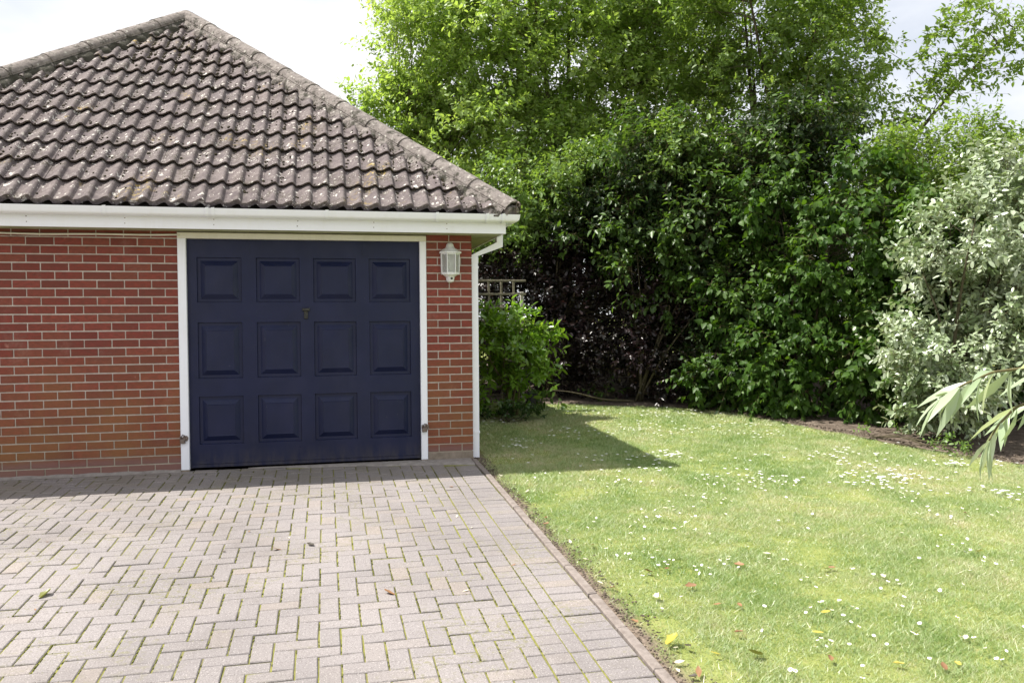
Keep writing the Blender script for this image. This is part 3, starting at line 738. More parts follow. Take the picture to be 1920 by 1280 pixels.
def leaf_objects(tmpl, P, D, Nn, S, mat, parent, idx, nm='leaf'):
    me = np_mesh(nm, tmpl[0], tmpl[1], mat, True); D = norm(D); side = norm(np.cross(D, Nn)); N2 = np.cross(side, D)
    for i in idx:
        o = bpy.data.objects.new(nm, me); COL.objects.link(o); s_ = S[i]
        o.parent = parent; o.matrix_parent_inverse = PW[parent.name].inverted()
        o.matrix_basis = Matrix([[side[i][r]*s_, D[i][r]*s_, N2[i][r]*s_, P[i][r]] for r in range(3)]+[[0, 0, 0, 1]])
def clumps(envs, n, shell=.62):
    """points inside a union of ellipsoids (cx,cy,cz,rx,ry,rz,weight), biased to the outside"""
    w_ = np.array([e[6] for e in envs], float); w_ /= w_.sum(); ks = rng.choice(len(envs), n, p=w_); E_ = np.array([e[:6] for e in envs])[ks]
    u = rand_dir(n); rad = shell+(1-shell)*rng.random(n)**.6; rad = np.where(rng.random(n) < .25, rng.random(n), rad)
    return E_[:, :3]+u*E_[:, 3:]*rad[:, None], u
def sprig_leaves(C, U, crad, nspr, nleaf, twig, leaf, up=.35, droop=.25, outb=.8, spread=.8, jit=.5, nup=.9):
    """C clump centres, U outward dirs -> leaf arrays"""
    n = len(C); k = nspr; o = rand_dir(n*k)*(rng.random((n*k, 1))**.5)*np.repeat(crad, k)[:, None]
    P0 = np.repeat(C, k, 0)+o; U2 = np.repeat(U, k, 0)
    td = norm(U2*outb*.6+o/np.repeat(crad, k)[:, None]*.6+np.array([0, 0, up])+rng.normal(0, .35, (n*k, 3)))
    m = nleaf; t = (np.arange(m)+.5)/m; tl = twig*rng.uniform(.6, 1.3, n*k)*np.where(rng.random(n*k) < .10, 2.0, 1.)
    P = (P0[:, None, :]+td[:, None, :]*(tl[:, None]*t[None, :])[:, :, None]).reshape(-1, 3)
    TD = np.repeat(td, m, 0); a = norm(np.cross(TD, np.array([.13, .21, .96]))); b = np.cross(TD, a)
    ph = (np.tile(np.arange(m), n*k)*2.4+np.repeat(rng.uniform(0, 6.28, n*k), m)); sd = a*np.cos(ph)[:, None]+b*np.sin(ph)[:, None]
    D = norm(TD*.55+sd*spread+np.array([0, 0, -droop])+rng.normal(0, .18, P.shape))
    Nn = norm(np.array([0, 0, nup])+np.repeat(U2, m, 0)*.45+rng.normal(0, jit, P.shape))
    S = leaf*rng.uniform(.45, 1.25, len(P))*np.repeat(rng.uniform(.8, 1.15, n), k*m)*np.tile(1-.35*np.abs(t-.45), n*k)
    return P, D, Nn, S, (P0, td, tl)
def stems(name, base, targets, mat, parent, r0=.05, nstem=5, rb=.012, hub=.45):
    """tapered stems from the base; each clump hangs on a branch leaving the nearest stem"""
    mb = MB(); T = np.asarray(targets); base = np.asarray(base, float); n = min(nstem, len(T))
    pick = T[rng.choice(len(T), n, replace=False)]; hi = T[np.argsort(-T[:, 2])[:max(n*3, 3)]]; pick[:max(1, n//2)] = hi[rng.choice(len(hi), max(1, n//2), replace=False)]
    paths = []
    for q in pick:
        b = base+rng.normal(0, r0*1.6, 3)*np.array([1, 1, 0]); mid = b+(q-b)*np.array([hub*.6, hub*.6, .55])+rng.normal(0, .05, 3)
        t = np.linspace(0, 1, 26)[:, None]; path = (1-t)**2*b+2*t*(1-t)*mid+t*t*q+np.sin(t*9+rng.uniform(0, 6))*.015
        paths.append(path[5:]); mb.tube(path[::3], list(np.linspace(r0, rb*.8, 9)), 7)
    allp = np.concatenate(paths)
    for c in T:
        d = np.linalg.norm(allp-c, axis=1)*rng.uniform(.7, 1.3, len(allp))+.6*np.maximum(0, allp[:, 2]-c[2]+.1); s_ = allp[np.argmin(d)]
        t = np.linspace(0, 1, 5)[:, None]; mid = s_+(c-s_)*.5+np.array([0, 0, .12])*np.linalg.norm(c-s_)
        path = (1-t)**2*s_+2*t*(1-t)*mid+t*t*c; mb.tube(path+np.sin(t*7+rng.uniform(0, 6))*.03, list(np.linspace(rb*.55, rb*.16, 5)), 4, False)
    o = mb.build(name, mat, parent, True); return o
def twigs(tw, mat, parent, r=.0022, sel=None):
    P0, td, tl = tw
    if sel is not None: P0, td, tl = P0[sel], td[sel], tl[sel]
    n = len(P0); a = norm(np.cross(td, np.array([.3, .2, .9]))); b = np.cross(td, a); V = []
    for e, rr in ((-.25, r), (1., r*.5)):
        for k in range(3):
            th = 2.094*k; V.append(P0+td*(tl*e)[:, None]+(a*math.cos(th)+b*math.sin(th))*rr)
    V = np.stack(V, 1).reshape(-1, 3); q = np.array([(0, 1, 4, 3), (1, 2, 5, 4), (2, 0, 3, 5)])
    F = (q[None]+(np.arange(n)*6)[:, None, None]).reshape(-1, 4); o = add('twigs', np_mesh('twigs', V, F, mat), parent); o['kind'] = 'stuff'
def plant(name, base, label, cat, envs, ncl, crad, nspr, nleaf, twig, leaf, tmpl, mat, nobj=0, r0=.05, nstem=5, group=None, extra=None, tw=False, ground=.03, partname='foliage', bark=None, **kw):
    root = empty(name, base, label, cat, group); setpw(root, Matrix.Translation(base))
    C, U = clumps(envs, ncl, kw.pop('shell', .62))
    if extra is not None: C = np.concatenate([C, extra[0]]); U = np.concatenate([U, norm(extra[1])])
    ok = C[:, 2] > gz(C[:, 0], C[:, 1])+.06; C, U = C[ok], U[ok]
    cr_ = crad*rng.uniform(.6, 1.35, len(C))
    stems('trunk', base, C, bark or BARK, root, r0, nstem, max(.006, r0*.22))
    P, D, Nn, S, t_ = sprig_leaves(C, U, cr_, nspr, nleaf, twig, leaf, **kw)
    RN = np.clip(np.repeat(rng.random(len(C)), nspr*nleaf)*.6+np.repeat(rng.random(len(C)*nspr), nleaf)*.2+rng.random(len(P))*.2, 0, .999)
    ok = (P[:, 2] > gz(P[:, 0], P[:, 1])+ground)
    # keep clear of the garage body and roof
    rz = np.where(P[:, 0] < .42, 9., 0.); ins = (P[:, 0] < .44) & (P[:, 1] < 6.45) & (P[:, 2] < 2.5+.81*np.clip(.4-P[:, 0], 0, 4)+.25)
    ok &= ~ins
    P, D, Nn, S, RN = P[ok], D[ok], Nn[ok], S[ok], RN[ok]
    if tw: twigs(t_, TWIG, root, sel=(t_[0][:, 2] > .1) & ~((t_[0][:, 0] < .6) & (t_[0][:, 2] < 4.5)))
    if nobj:
        vis_ = in_frame(P); fac = norm(P-CAM); d_ = np.linalg.norm(P-CAM, axis=1)
        # what shows largest: near leaves on the camera side, big and not edge on
        nn_ = np.abs((norm(Nn)*fac).sum(1)); sc_ = np.where(vis_, S*(.25+nn_)/d_, 0)*np.exp(-1.2*np.maximum(0, d_-np.percentile(d_, 12)))
        idx = np.argsort(-sc_)[:nobj]; leaf_objects(tmpl, P, D, Nn, S, mat, root, idx); keep = np.ones(len(P), bool); keep[idx] = False
        P, D, Nn, S, RN = P[keep], D[keep], Nn[keep], S[keep], RN[keep]
    join_leaves(partname, tmpl, P, D, Nn, S, mat, root, RN)
    return root
M_TREE = mat_leaf('willow_leaf', [(.18, .28, .06), (.24, .345, .09), (.20, .31, .075), (.28, .38, .12), (.22, .32, .09)], (1.75, 1.7, .8), .52, .40)
M_TREE2 = mat_leaf('sallow_leaf', [(.12, .20, .042), (.17, .26, .06), (.14, .225, .05), (.21, .30, .085)], (1.8, 1.75, .8), .48, .42)
M_MID = mat_leaf('dark_green_leaf', [(.015, .032, .009), (.024, .046, .012), (.02, .04, .012), (.036, .068, .018)], (2.2, 2.2, .8), .28, .45, .3)  # greens darkened further so the colour itself carries deep shade
M_TIP = mat_leaf('fresh_green_leaf', [(.12, .21, .045), (.15, .25, .06), (.18, .27, .09)], (1.8, 1.7, .7), .36, .40)
M_MED = mat_leaf('mid_green_leaf', [(.05, .10, .02), (.08, .145, .03), (.06, .115, .026), (.15, .235, .065)], (1.9, 1.9, .7), .36, .40, .4)  # greens lifted in colour to read as sunlit sprays against shade
M_PURP = mat_leaf('purple_leaf', [(.022, .014, .016), (.03, .017, .018), (.02, .020, .014), (.038, .020, .022)], (1.6, .8, .8), .18, .35)
M_HEART = mat_leaf('heart_leaf', [(.038, .09, .013), (.055, .118, .016), (.045, .10, .015), (.09, .17, .028)], (1.9, 1.85, .6), .36, .48, .3)  # greens lowered so the colour itself puts this bush in shade
M_SILV = mat_leaf('silver_leaf', [(.21, .29, .14), (.31, .38, .23), (.46, .51, .39), (.17, .25, .10)], (1.3, 1.4, .8), .18, .33, .9)
M_LAUR = mat_leaf('laurel_leaf', [(.13, .245, .03), (.16, .29, .04), (.10, .20, .028), (.22, .33, .06)], (1.8, 1.8, .6), .38, .22, .8)
M_LANCE = mat_leaf('lance_leaf', [(.30, .38, .24), (.38, .45, .32), (.26, .34, .19)], (1.4, 1.45, .8), .30, .32, .6, (.50, .55, .46))
M_HEDGE = mat_leaf('hedge_leaf', [(.025, .05, .012), (.035, .065, .016), (.02, .04, .012)], (2, 2, .8), .25, .5, .25)  # colour kept extra dark to deepen the shade between shrubs
M_IVY = mat_leaf('ivy_leaf', [(.03, .07, .018), (.045, .09, .02), (.06, .11, .03)], (2, 2, .8), .25, .38)

# tall light-green tree right behind the garage
plant('tall_tree', (2.9, 6.3, .2), 'tall light green tree rising behind the garage roof', 'tree',
      [(1.3, 6.2, 4.7, 1.7, 1.5, 1.7, 5), (.7, 6.6, 6.2, 1.15, 1.4, 1.5, 3), (2.3, 6.0, 6.4, 1.9, 1.6, 1.8, 5), (3.6, 6.2, 5.2, 1.7, 1.5, 2.0, 5), (2.4, 6.8, 8.0, 2.0, 1.6, 1.4, 3), (4.6, 6.0, 6.6, 1.5, 1.4, 1.6, 4), (.25, 6.9, 4.9, .8, .7, .8, 1.6), (2.6, 5.6, 3.6, 1.6, .9, 1.0, 3), (4.4, 5.4, 4.4, 1.2, .9, 1.3, 3)],
      600, .34, 21, 10, .28, .104, L_SIMPLE, M_TREE, r0=.085, nstem=9, tw=True, extra=(np.array([(-.75, 6.9, 5.15), (-.55, 6.8, 5.0), (-.3, 6.8, 5.0), (-.3, 7.0, 5.9), (-.15, 7, 6.5)]), np.array([(-1, 0, .3)]*5)), shell=.55, jit=.6)
# right-hand tree whose sprays reach over the sky
ex = [(7.3, 2.7, 4.9), (7.7, 2.6, 5.0), (8.1, 2.6, 5.2), (8.5, 2.5, 5.0), (8.0, 2.7, 5.7), (8.3, 2.6, 5.9), (7.5, 2.6, 4.6), (7.1, 2.7, 4.5), (8.8, 2.4, 5.1), (7.6, 2.7, 5.5), (7.9, 2.7, 4.75), (6.8, 2.8, 4.2), (7.3, 2.8, 5.3), (8.2, 2.6, 5.55), (8.6, 2.5, 5.6), (7.9, 2.7, 6.0)]
plant('leaning_tree', (5.6, 4.1, .15), 'tree with bare slanting trunks and sprays against the sky at upper right', 'tree',
      [(5.4, 4.4, 5.0, 1.0, .9, 1.0, 3), (5.6, 4.2, 6.0, 1.3, 1.2, 1.2, 4), (6.3, 3.8, 5.6, .9, .9, 1.1, 3), (4.6, 4.6, 6.4, 1.1, 1.1, 1.1, 3), (6.5, 3.6, 4.4, .8, .8, .7, 1.6), (6.3, 3.6, 6.4, .7, .7, .8, 1.5)],
      180, .28, 18, 9, .28, .104, L_SIMPLE, M_TREE2, r0=.075, nstem=7, tw=True, extra=(np.array(ex), np.array([(1, -.2, .1)]*len(ex))), shell=.5, jit=.6, droop=.4)
# trunks and mass in the middle
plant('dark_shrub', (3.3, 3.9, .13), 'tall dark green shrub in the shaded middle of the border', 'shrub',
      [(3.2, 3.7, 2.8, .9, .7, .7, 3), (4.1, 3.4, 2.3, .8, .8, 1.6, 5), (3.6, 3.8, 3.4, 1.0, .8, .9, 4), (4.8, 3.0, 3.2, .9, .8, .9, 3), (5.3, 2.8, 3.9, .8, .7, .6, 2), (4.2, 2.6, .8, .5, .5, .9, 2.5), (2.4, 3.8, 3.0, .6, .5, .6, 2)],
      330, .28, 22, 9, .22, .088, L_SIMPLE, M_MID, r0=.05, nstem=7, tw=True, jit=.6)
plant('fresh_shrub', (1.9, 4.2, .15), 'bright sunlit bush catching the light beside the roof corner', 'shrub',
      [(1.75, 3.9, 3.25, .55, .5, .55, 4), (1.3, 4.1, 2.75, .5, .5, .5, 2.4), (2.6, 3.7, 3.7, .55, .5, .55, 2), (1.4, 4.3, 3.3, .4, .4, .4, 1), (3.35, 3.1, 3.65, .38, .35, .4, 1.5)],
      54, .18, 18, 10, .26, .095, L_SIMPLE, M_TIP, r0=.035, nstem=6, tw=True, jit=.55)
plant('purple_shrub', (1.9, 4.6, .17), 'dark purple leaved shrub in deep shade behind the trellis', 'shrub',
      [(1.3, 4.6, 1.3, .9, .7, 1.3, 4), (2.2, 4.2, 1.4, .9, .7, 1.3, 5), (3.1, 3.6, 1.1, .8, .6, 1.1, 5), (3.7, 3.2, .9, .5, .5, .9, 2), (1.2, 4.9, 2.4, .8, .6, .7, 3), (2.4, 4.2, 2.4, .8, .5, .6, 2)],
      270, .26, 22, 9, .2, .075, L_SIMPLE, M_PURP, r0=.04, nstem=7, jit=.6)
plant('mixed_shrub', (3.0, 3.3, .12), 'mid green leafy sprays hanging in front of the dark shrub', 'shrub',
      [(3.3, 2.95, 1.9, .75, .3, .55, 3), (2.7, 3.3, 2.5, .7, .35, .6, 3), (3.9, 2.75, 2.7, .7, .35, .7, 3), (4.3, 2.4, 1.6, .5, .3, .8, 2), (4.5, 2.5, 3.5, .7, .35, .5, 2), (3.4, 3.1, 3.7, .9, .35, .5, 3), (5.0, 2.2, 3.7, .6, .35, .5, 2), (2.6, 3.2, .35, 1.2, .25, .2, 1)],
      85, .15, 12, 8, .26, .105, L_SIMPLE, M_MED, r0=.022, nstem=6, tw=True, jit=.5, droop=.55, up=.1)
plant('heart_leaf_shrub', (4.75, 1.75, .06), 'bright green heart leaved bush between dark shrub and silver bush', 'shrub',
      [(4.75, 1.7, 1.05, .8, .6, 1.0, 6), (5.2, 1.5, 2.1, .9, .65, .9, 6), (5.7, 1.1, 1.5, .7, .6, 1.3, 4), (4.45, 1.95, .7, .55, .5, .65, 2.5), (5.4, 1.6, 2.95, .7, .5, .5, 2), (5.3, 1.0, .7, .6, .4, .65, 3), (4.2, 2.3, 1.6, .6, .3, .8, 2.5), (4.6, 2.1, 2.9, .7, .3, .5, 2), (5.9, .7, 2.3, .6, .4, .7, 3), (3.9, 2.4, .5, .5, .3, .4, 1.5)],
      300, .17, 13, 8, .22, .098, L_HEART, M_HEART, nobj=300, r0=.03, nstem=8, tw=True, up=.0, droop=.75, jit=.4, nup=.5, outb=1.1)
plant('silver_bush', (5.35, -.15, .0), 'pale silvery leaved bush standing in full sun at right', 'shrub',
      [(5.4, -.35, 1.1, .75, .7, .95, 5), (5.6, -.25, 2.15, .75, .65, .9, 5), (5.15, -.15, .6, .5, .5, .5, 2), (6.0, -.3, 1.7, .7, .7, 1.3, 3), (4.9, -.6, .45, .35, .35, .3, 1.6), (4.75, -.35, 1.0, .3, .25, .3, .8), (5.9, -.1, 2.75, .5, .5, .4, 1.5)],
      150, .135, 13, 9, .22, .092, L_OVAL, M_SILV, nobj=300, r0=.03, nstem=8, tw=True, up=.25, droop=.2, jit=.55)
plant('hedge_tree', (6.9, 2.2, .08), 'light green leafy tree top showing above the silver bush', 'tree',
      [(6.6, 2.0, 3.0, .9, .8, .8, 4), (7.6, 2.2, 3.2, .9, .8, .85, 4), (6.9, 2.1, 2.0, 1.0, .8, 1.2, 3), (6.0, 1.9, 3.2, .5, .5, .5, 1.5), (8.4, 2.2, 3.2, .9, .8, 1.0, 3)],
      150, .26, 18, 9, .24, .085, L_SIMPLE, M_TREE2, r0=.05, nstem=7, tw=True, up=.6)
plant('dark_backing_hedge', (4.5, 8.2, .25), 'dense dark hedge added behind the shrubs to darken their gaps', 'hedge',  # added leaf mass: hides the sky and makes gaps read as shade
      [(x, 8.0+.2*math.sin(x), 2.4, 1.0, .7, 2.6, 1) for x in np.arange(-1., 9.5, .9)]+[(8.6, 5.5, 1.8, 1.2, 1.8, 1.9, 2), (9.6, 2.8, 1.6, 1., 2., 1.7, 2), (7.6, 6.8, 2.2, 1.2, 1.0, 2.2, 2), (6.2, 5.8, 1.8, 1.2, .8, 1.8, 2), (4.6, 5.2, 1.6, 1.0, .7, 1.6, 2), (8.2, .6, 1.2, 1.0, 1.2, 1.4, 1.6), (6.4, .55, 1.3, .8, .45, 1.3, 2)],  # last clump added behind the silver bush, standing in for its inner shade
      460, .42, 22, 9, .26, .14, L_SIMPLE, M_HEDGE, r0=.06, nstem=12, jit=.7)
# laurel beside the pillar
plant('laurel_bush', (.95, 2.55, .09), 'glossy green laurel bush in front of the trellis', 'shrub',
      [(.85, 2.45, .90, .42, .38, .50, 5), (1.1, 2.35, 1.12, .30, .3, .30, 3), (1.2, 2.3, .72, .28, .28, .26, 2), (.6, 2.5, 1.12, .25, .3, .28, 2), (.7, 2.5, .4, .35, .3, .3, 1.5)],
      75, .10, 4, 9, .17, .135, L_LAUREL, M_LAUR, nobj=300, r0=.018, nstem=8, tw=True, up=.55, droop=.05, jit=.4, spread=.75, bark=TWIG)
plant('ivy_patch', (.8, 2.05, .07), 'low dark ivy creeping at the foot of the laurel', 'ivy',
      [(.5, 2.2, .12, .3, .25, .12, 2), (.9, 2.15, .12, .35, .22, .12, 3), (1.2, 2.35, .12, .2, .2, .1, 1)],
      40, .07, 8, 5, .08, .06, L_HEART, M_IVY, r0=.006, nstem=6, ground=.0)
plant('low_weeds', (4.55, .25, .01), 'low green weeds at the soil edge below the silver bush', 'weeds',
      [(4.62, .15, .06, .22, .3, .08, 2), (4.7, -.75, .05, .2, .25, .07, 1.5), (4.3, .9, .06, .15, .2, .07, .8)],
      22, .05, 6, 5, .07, .045, L_OVAL, M_TIP, r0=.004, nstem=5, ground=.0)
# lance-leaved shrub mostly outside the frame at right; two shoots reach in
root = empty('long_leaf_shrub', (2.55, -4.55, -.17), 'near shoots with long narrow grey green leaves at the right edge', 'shrub'); setpw(root, Matrix.Translation((2.55, -4.55, -.17)))
shoots = [[(2.55, -4.55, -.17), (2.2, -4.75, .6), (1.85, -4.9, 1.02), (1.55, -4.97, 1.09), (1.36, -4.95, 1.07), (1.24, -4.93, 1.02), (1.16, -4.91, .97)],
          [(2.55, -4.55, -.17), (2.25, -4.72, .5), (1.85, -4.92, .90), (1.60, -4.97, .955), (1.46, -4.97, .92), (1.38, -4.96, .84), (1.35, -4.95, .78)],
          [(2.6, -4.5, -.17), (2.7, -4.5, .7), (2.75, -4.5, 1.2), (2.75, -4.45, 1.45), (2.7, -4.4, 1.55)], [(2.6, -4.5, -.17), (2.8, -4.4, .7), (3.0, -4.2, 1.2), (3.1, -4.1, 1.5)], [(2.6, -4.55, -.17), (2.75, -4.8, .7), (2.8, -5.1, 1.2), (2.8, -5.2, 1.4)]]
for s_ in shoots[:2]:
    for q in range(2, len(s_)): s_[q] = (s_[q][0], s_[q][1], s_[q][2]+.05)
mb = MB(); LP, LD, LN, LS = [], [], [], []
for si, s_ in enumerate(shoots):
    q = np.array(s_); tt = np.linspace(0, len(q)-1, 30); path = np.stack([np.interp(tt, np.arange(len(q)), q[:, i]) for i in range(3)], 1)
    mb.tube(path, list(np.linspace(.011, .0032, 30)), 6)
    for k in range(11 if si < 2 else 6, 30, 2):
        t_ = norm(path[min(k+1, 29)]-path[k-1]); sd = norm(np.cross(t_, [0, 0, 1])); 
        for sgn in (-1, 1, -1) if k % 4 == 1 else (-1, 1):
            if rng.random() < .15: continue
            LP.append(path[k]); f_ = (k-12)/18
            LD.append(norm(t_*rng.uniform(.5, 1.0)+sd*sgn*rng.uniform(.1, .9)+np.array([0, 0, -rng.uniform(-.25, 1.1)])+rng.normal(0, .22, 3)))
            LN.append(norm(np.array([0, 0, 1.])+rng.normal(0, .45, 3))); LS.append(rng.uniform(.13, .27)*(1 if k < 26 else .8))
    LP.append(path[-1]); LD.append(norm(path[-1]-path[-3])); LN.append(np.array([0, 0, 1.])); LS.append(.17)
mb.build('stem', TWIG, root, True)
LP, LD, LN, LS = map(np.array, (LP, LD, LN, LS)); leaf_objects(L_LANCE, LP, LD, LN, LS, M_LANCE, root, range(len(LP)))

# ------------------------------------------------------------------ trellis and pot
tr = empty('trellis', (.66, 3.05, .11), 'square wooden trellis standing behind the laurel', 'trellis'); setpw(tr, Matrix.Translation((.66, 3.05, .11)))
PALE = mat_simple('pale_wood', (.42, .40, .35), .85, .2, 0, .25, 30)
MB().cham(1.205, 1.245, 3.03, 3.075, .06, 1.72, .004, 'y').build('post', PALE, tr)
MB().cham(.06, .10, 3.03, 3.075, .06, 1.88, .004, 'y').build('post', GREYW, tr)
for i in range(6):
    x = .245+i*.172+.15*0
    MB().cham(x-.014, x+.014, 3.012, 3.0295, .15, 1.885, .003, 'y').build('slat', GREYW, tr)
for i in range(10):
    z = 1.868-i*.18
    MB().cham(.04, 1.27, 2.994, 3.0118, z-.014, z+.014, .003, 'y').build('slat', GREYW, tr)
pot = MB()
pr = [(.055, 0), (.062, .02), (.075, .17), (.082, .172), (.084, .20), (.076, .20), (.07, .04)]
pot.loft([[(r_*math.cos(a_), r_*math.sin(a_), z_) for a_ in np.linspace(0, 2*math.pi, 20, False)] for r_, z_ in pr])
tag(pot.build('plant_pot', mat_simple('black_plastic', (.02, .02, .022), .5), None, True, 40, (1.37, 3.15, .115)), 'small black plastic pot beside the trellis post', 'pot')

# ------------------------------------------------------------------ grass
def lawn_mask(x, y):
    ok = (x < xedge(y)+.10*vnoise(y*3, y, 3, 9)+rng.normal(0, .05, x.shape)) & (y < 3.8)
    kerb = (y < .0) & (x < .035+np.clip(.05+.07*vnoise(x*2, y*4, 2.5, 21)+.03*rng.normal(size=x.shape), 0, .2))
    gw = (y >= -.05) & (x < .14+.05*vnoise(x, y, 5, 5))
    bare = (np.hypot((x-.25)/.24, (y+.12)/.22) < 1+.4*vnoise(x, y, 9, 6)) & (rng.random(x.shape) < .8)
    bare2 = (np.hypot((x-.17)/.16, (y+4.45)/.45) < 1+.5*vnoise(x, y, 8, 8)) & (rng.random(x.shape) < .7)
    thin = ((vnoise(x, y, 4.5, 77) > .40) & (rng.random(x.shape) < .5)) | ((vnoise(x, y, 11, 78) > .45) & (rng.random(x.shape) < .6))
    return ok & ~kerb & ~gw & ~bare & ~bare2 & ~thin
def blades(n, x0, x1, y0, y1, wid, hgt, out=False):
    x = rng.uniform(x0, x1, n); y = rng.uniform(y0, y1, n); z = gz(x, y)
    P = np.stack([x, y, z], 1); u, v, d = proj(P); inn = (u > -60) & (u < 2010) & (v < 1345) & (d > 0); k = (inn ^ out) & lawn_mask(x, y); x, y = x[k], y[k]; n = len(x)
    z = gz(x, y)-.014+.010*vnoise(x, y, 2.2, 3); h_ = hgt*rng.uniform(.35, 1.3, n)*(1+.5*vnoise(x, y, 3.1, 41)+.35*vnoise(x, y, 13, 42))*np.where(rng.random(n) < .012, 1.6, 1); th = rng.uniform(0, 6.28, n); ln = rng.uniform(.35, 1.9, n)*h_; wd = wid*rng.uniform(.6, 1.3, n)
    a = rng.uniform(0, 6.28, n); dx, dy = np.cos(a)*wd/2, np.sin(a)*wd/2
    V = np.stack([np.stack([x-dx, y-dy, z], 1), np.stack([x+dx, y+dy, z], 1), np.stack([x+np.cos(th)*ln, y+np.sin(th)*ln, z+h_], 1)], 1)
    tone = np.clip(.46+.36*vnoise(x, y, 1.6, 51)+.34*vnoise(x, y, 6, 52)+.22*vnoise(x, y, 19, 53)+rng.normal(0, .22, n), 0, .999)
    return V.reshape(-1, 3), np.repeat(tone, 3)
gv, gt_ = [], []
for a in ((200000, .03, 3.6, -5.5, -3.6, .0036, .022), (260000, .03, 5.4, -3.6, -1.7, .0046, .022), (230000, .03, 6.0, -1.7, .6, .0060, .023), (150000, .03, 5.0, .6, 3.7, .008, .025), (170000, .03, 7.5, -8, -.8, .011, .027, True)):
    V, t_ = blades(*a); gv.append(V); gt_.append(t_)
V = np.concatenate(gv); t_ = np.concatenate(gt_)
g = G('grass_blade'); at = g.n('ShaderNodeAttribute', attribute_name='rnd').outputs['Fac']
c = g.ramp(at, (0, (.19, .295, .085)), (.3, (.29, .385, .16)), (.55, (.385, .45, .235)), (.8, (.47, .48, .30)), (1, (.56, .50, .37)))
p_ = g.bsdf(c, .38, .75); t2 = g.n('ShaderNodeBsdfTranslucent'); g.l(g.mix(1., c, (1.35, 1.35, .8), 'MULTIPLY'), t2.inputs['Color'])
m_ = g.n('ShaderNodeMixShader'); m_.inputs[0].default_value = .35; g.l(p_, m_.inputs[1]); g.l(t2.outputs[0], m_.inputs[2]); GRASS = g.done(m_.outputs[0])
tag(add('grass', np_mesh('grass', V, np.arange(len(V)).reshape(-1, 3), GRASS, False, t_)), 'short mown grass of the lawn', 'grass', None, 'stuff')

# ------------------------------------------------------------------ daisies, fallen leaves, debris
PETAL = mat_simple('daisy_white', (.82, .82, .80), .7, .2, 0, .05); YOLK = mat_simple('daisy_yellow', (.62, .42, .03), .8)
def daisy_geo(r_):
    V = []; F = []; n = 11
    V.append((0, 0, .002))
    for k in range(n*2):
        rr = r_ if k % 2 == 0 else r_*.74; a_ = math.pi*k/n; V.append((rr*math.cos(a_), rr*math.sin(a_), .003 if k % 2 == 0 else .001))
    for k in range(n*2): F.append((0, 1+k, 1+(k+1) % (2*n)))
    b = len(V); V.append((0, 0, .0055))
    for k in range(7): V.append((r_*.32*math.cos(.9*k), r_*.32*math.sin(.9*k), .003))
    for k in range(7): F.append((b, b+1+k, b+1+(k+1) % 7))
    b = len(V); V += [(-.0008, 0, -.03), (.0008, 0, -.03), (.0008, 0, .001), (-.0008, 0, .001)]; F.append((b, b+1, b+2, b+3))
    return V, F, n*2
def daisy_mesh(r_):
    V, F, npt = daisy_geo(r_); me = bpy.data.meshes.new('daisy'); me.from_pydata(V, [], F); me.materials.append(PETAL); me.materials.append(YOLK); me.materials.append(M_TIP)
    for i, p in enumerate(me.polygons): p.material_index = 0 if i < npt else 1 if i < npt+7 else 2
    return me
dms = [daisy_mesh(r_) for r_ in (.0085, .0100, .0120)]
cx_ = []
for k in range(125):
    while True:
        x, y = rng.uniform(.2, 5.0), rng.uniform(-5.2, 3.0)
        if x < xedge(y)-.15 and in_frame(np.array([[x, y, gz(x, y)]]), 30)[0]: break
    for j in range(1+int(rng.exponential(5.5))): cx_.append((x+rng.normal(0, .15), y+rng.normal(0, .15)))
D_ = np.array([q for q in cx_ if q[0] > .13 and q[0] < xedge(q[1])-.05 and not (q[1] > -.1 and q[0] < .25)])
Pd = np.stack([D_[:, 0], D_[:, 1], gz(D_[:, 0], D_[:, 1])+.025], 1); vis_ = in_frame(Pd, 10); dd = np.where(vis_, np.linalg.norm(Pd-CAM, axis=1), 1e6); od = np.argsort(dd)
for i in od[:300]:
    if dd[i] > 1e5: break
    o = add('daisy', dms[rng.integers(3)], None, Pd[i]+np.array([0, 0, rng.normal(0, .006)]), (rng.normal(0, .3), rng.normal(0, .3), rng.uniform(0, 6)))
    x, y = D_[i]
    if x < .40+(2.33-gz(x, y))*.583 and y > -.80+.0: lb, gp = 'white daisy in the shadow the garage throws on the lawn', 'daisies in the garage shadow'
    elif x < .6 and y < -.8: lb, gp = 'white daisy in the grass close beside the drive kerb', 'daisies beside the kerb'
    elif x > xedge(y)-.7: lb, gp = 'white daisy near the soil edge below the shrubs', 'daisies near the flower bed'
    elif y < -3.2: lb, gp = 'white daisy in the nearest sunlit part of the lawn', 'daisies in the near lawn'
    else: lb, gp = 'white daisy out in the sunlit middle of the lawn', 'daisies in the middle of the lawn'
    tag(o, lb, 'daisy', gp)
mv = MB(); V0, F0, _ = daisy_geo(.015)
for i in od[300:]:
    if dd[i] < 1e5: mv.raw([tuple(np.array(v)+Pd[i]) for v in V0[:23]], F0[:22])
if mv.n: tag(mv.build('daisies', PETAL), 'farther white daisies dotted over the shaded back of the lawn', 'daisies', None, 'stuff')
def curled(seed, wd=.26, curl=.5):
    r = np.random.default_rng(seed); ys_ = np.linspace(0, 1, 6); V = []
    for y in ys_:
        w_ = wd*math.sin(math.pi*min(1, y*.93+.05))**.8*(1+r.normal(0, .12))
        for s_ in (-1, -.5, 0, .5, 1): V.append((s_*w_, y-.5, curl*(.35*(s_*w_*2.2)**2+.35*(y-.45)**2)+r.normal(0, .015)))
    F = [(i*5+j, i*5+j+1, i*5+j+6, i*5+j+5) for i in range(5) for j in range(4)]; return V, F
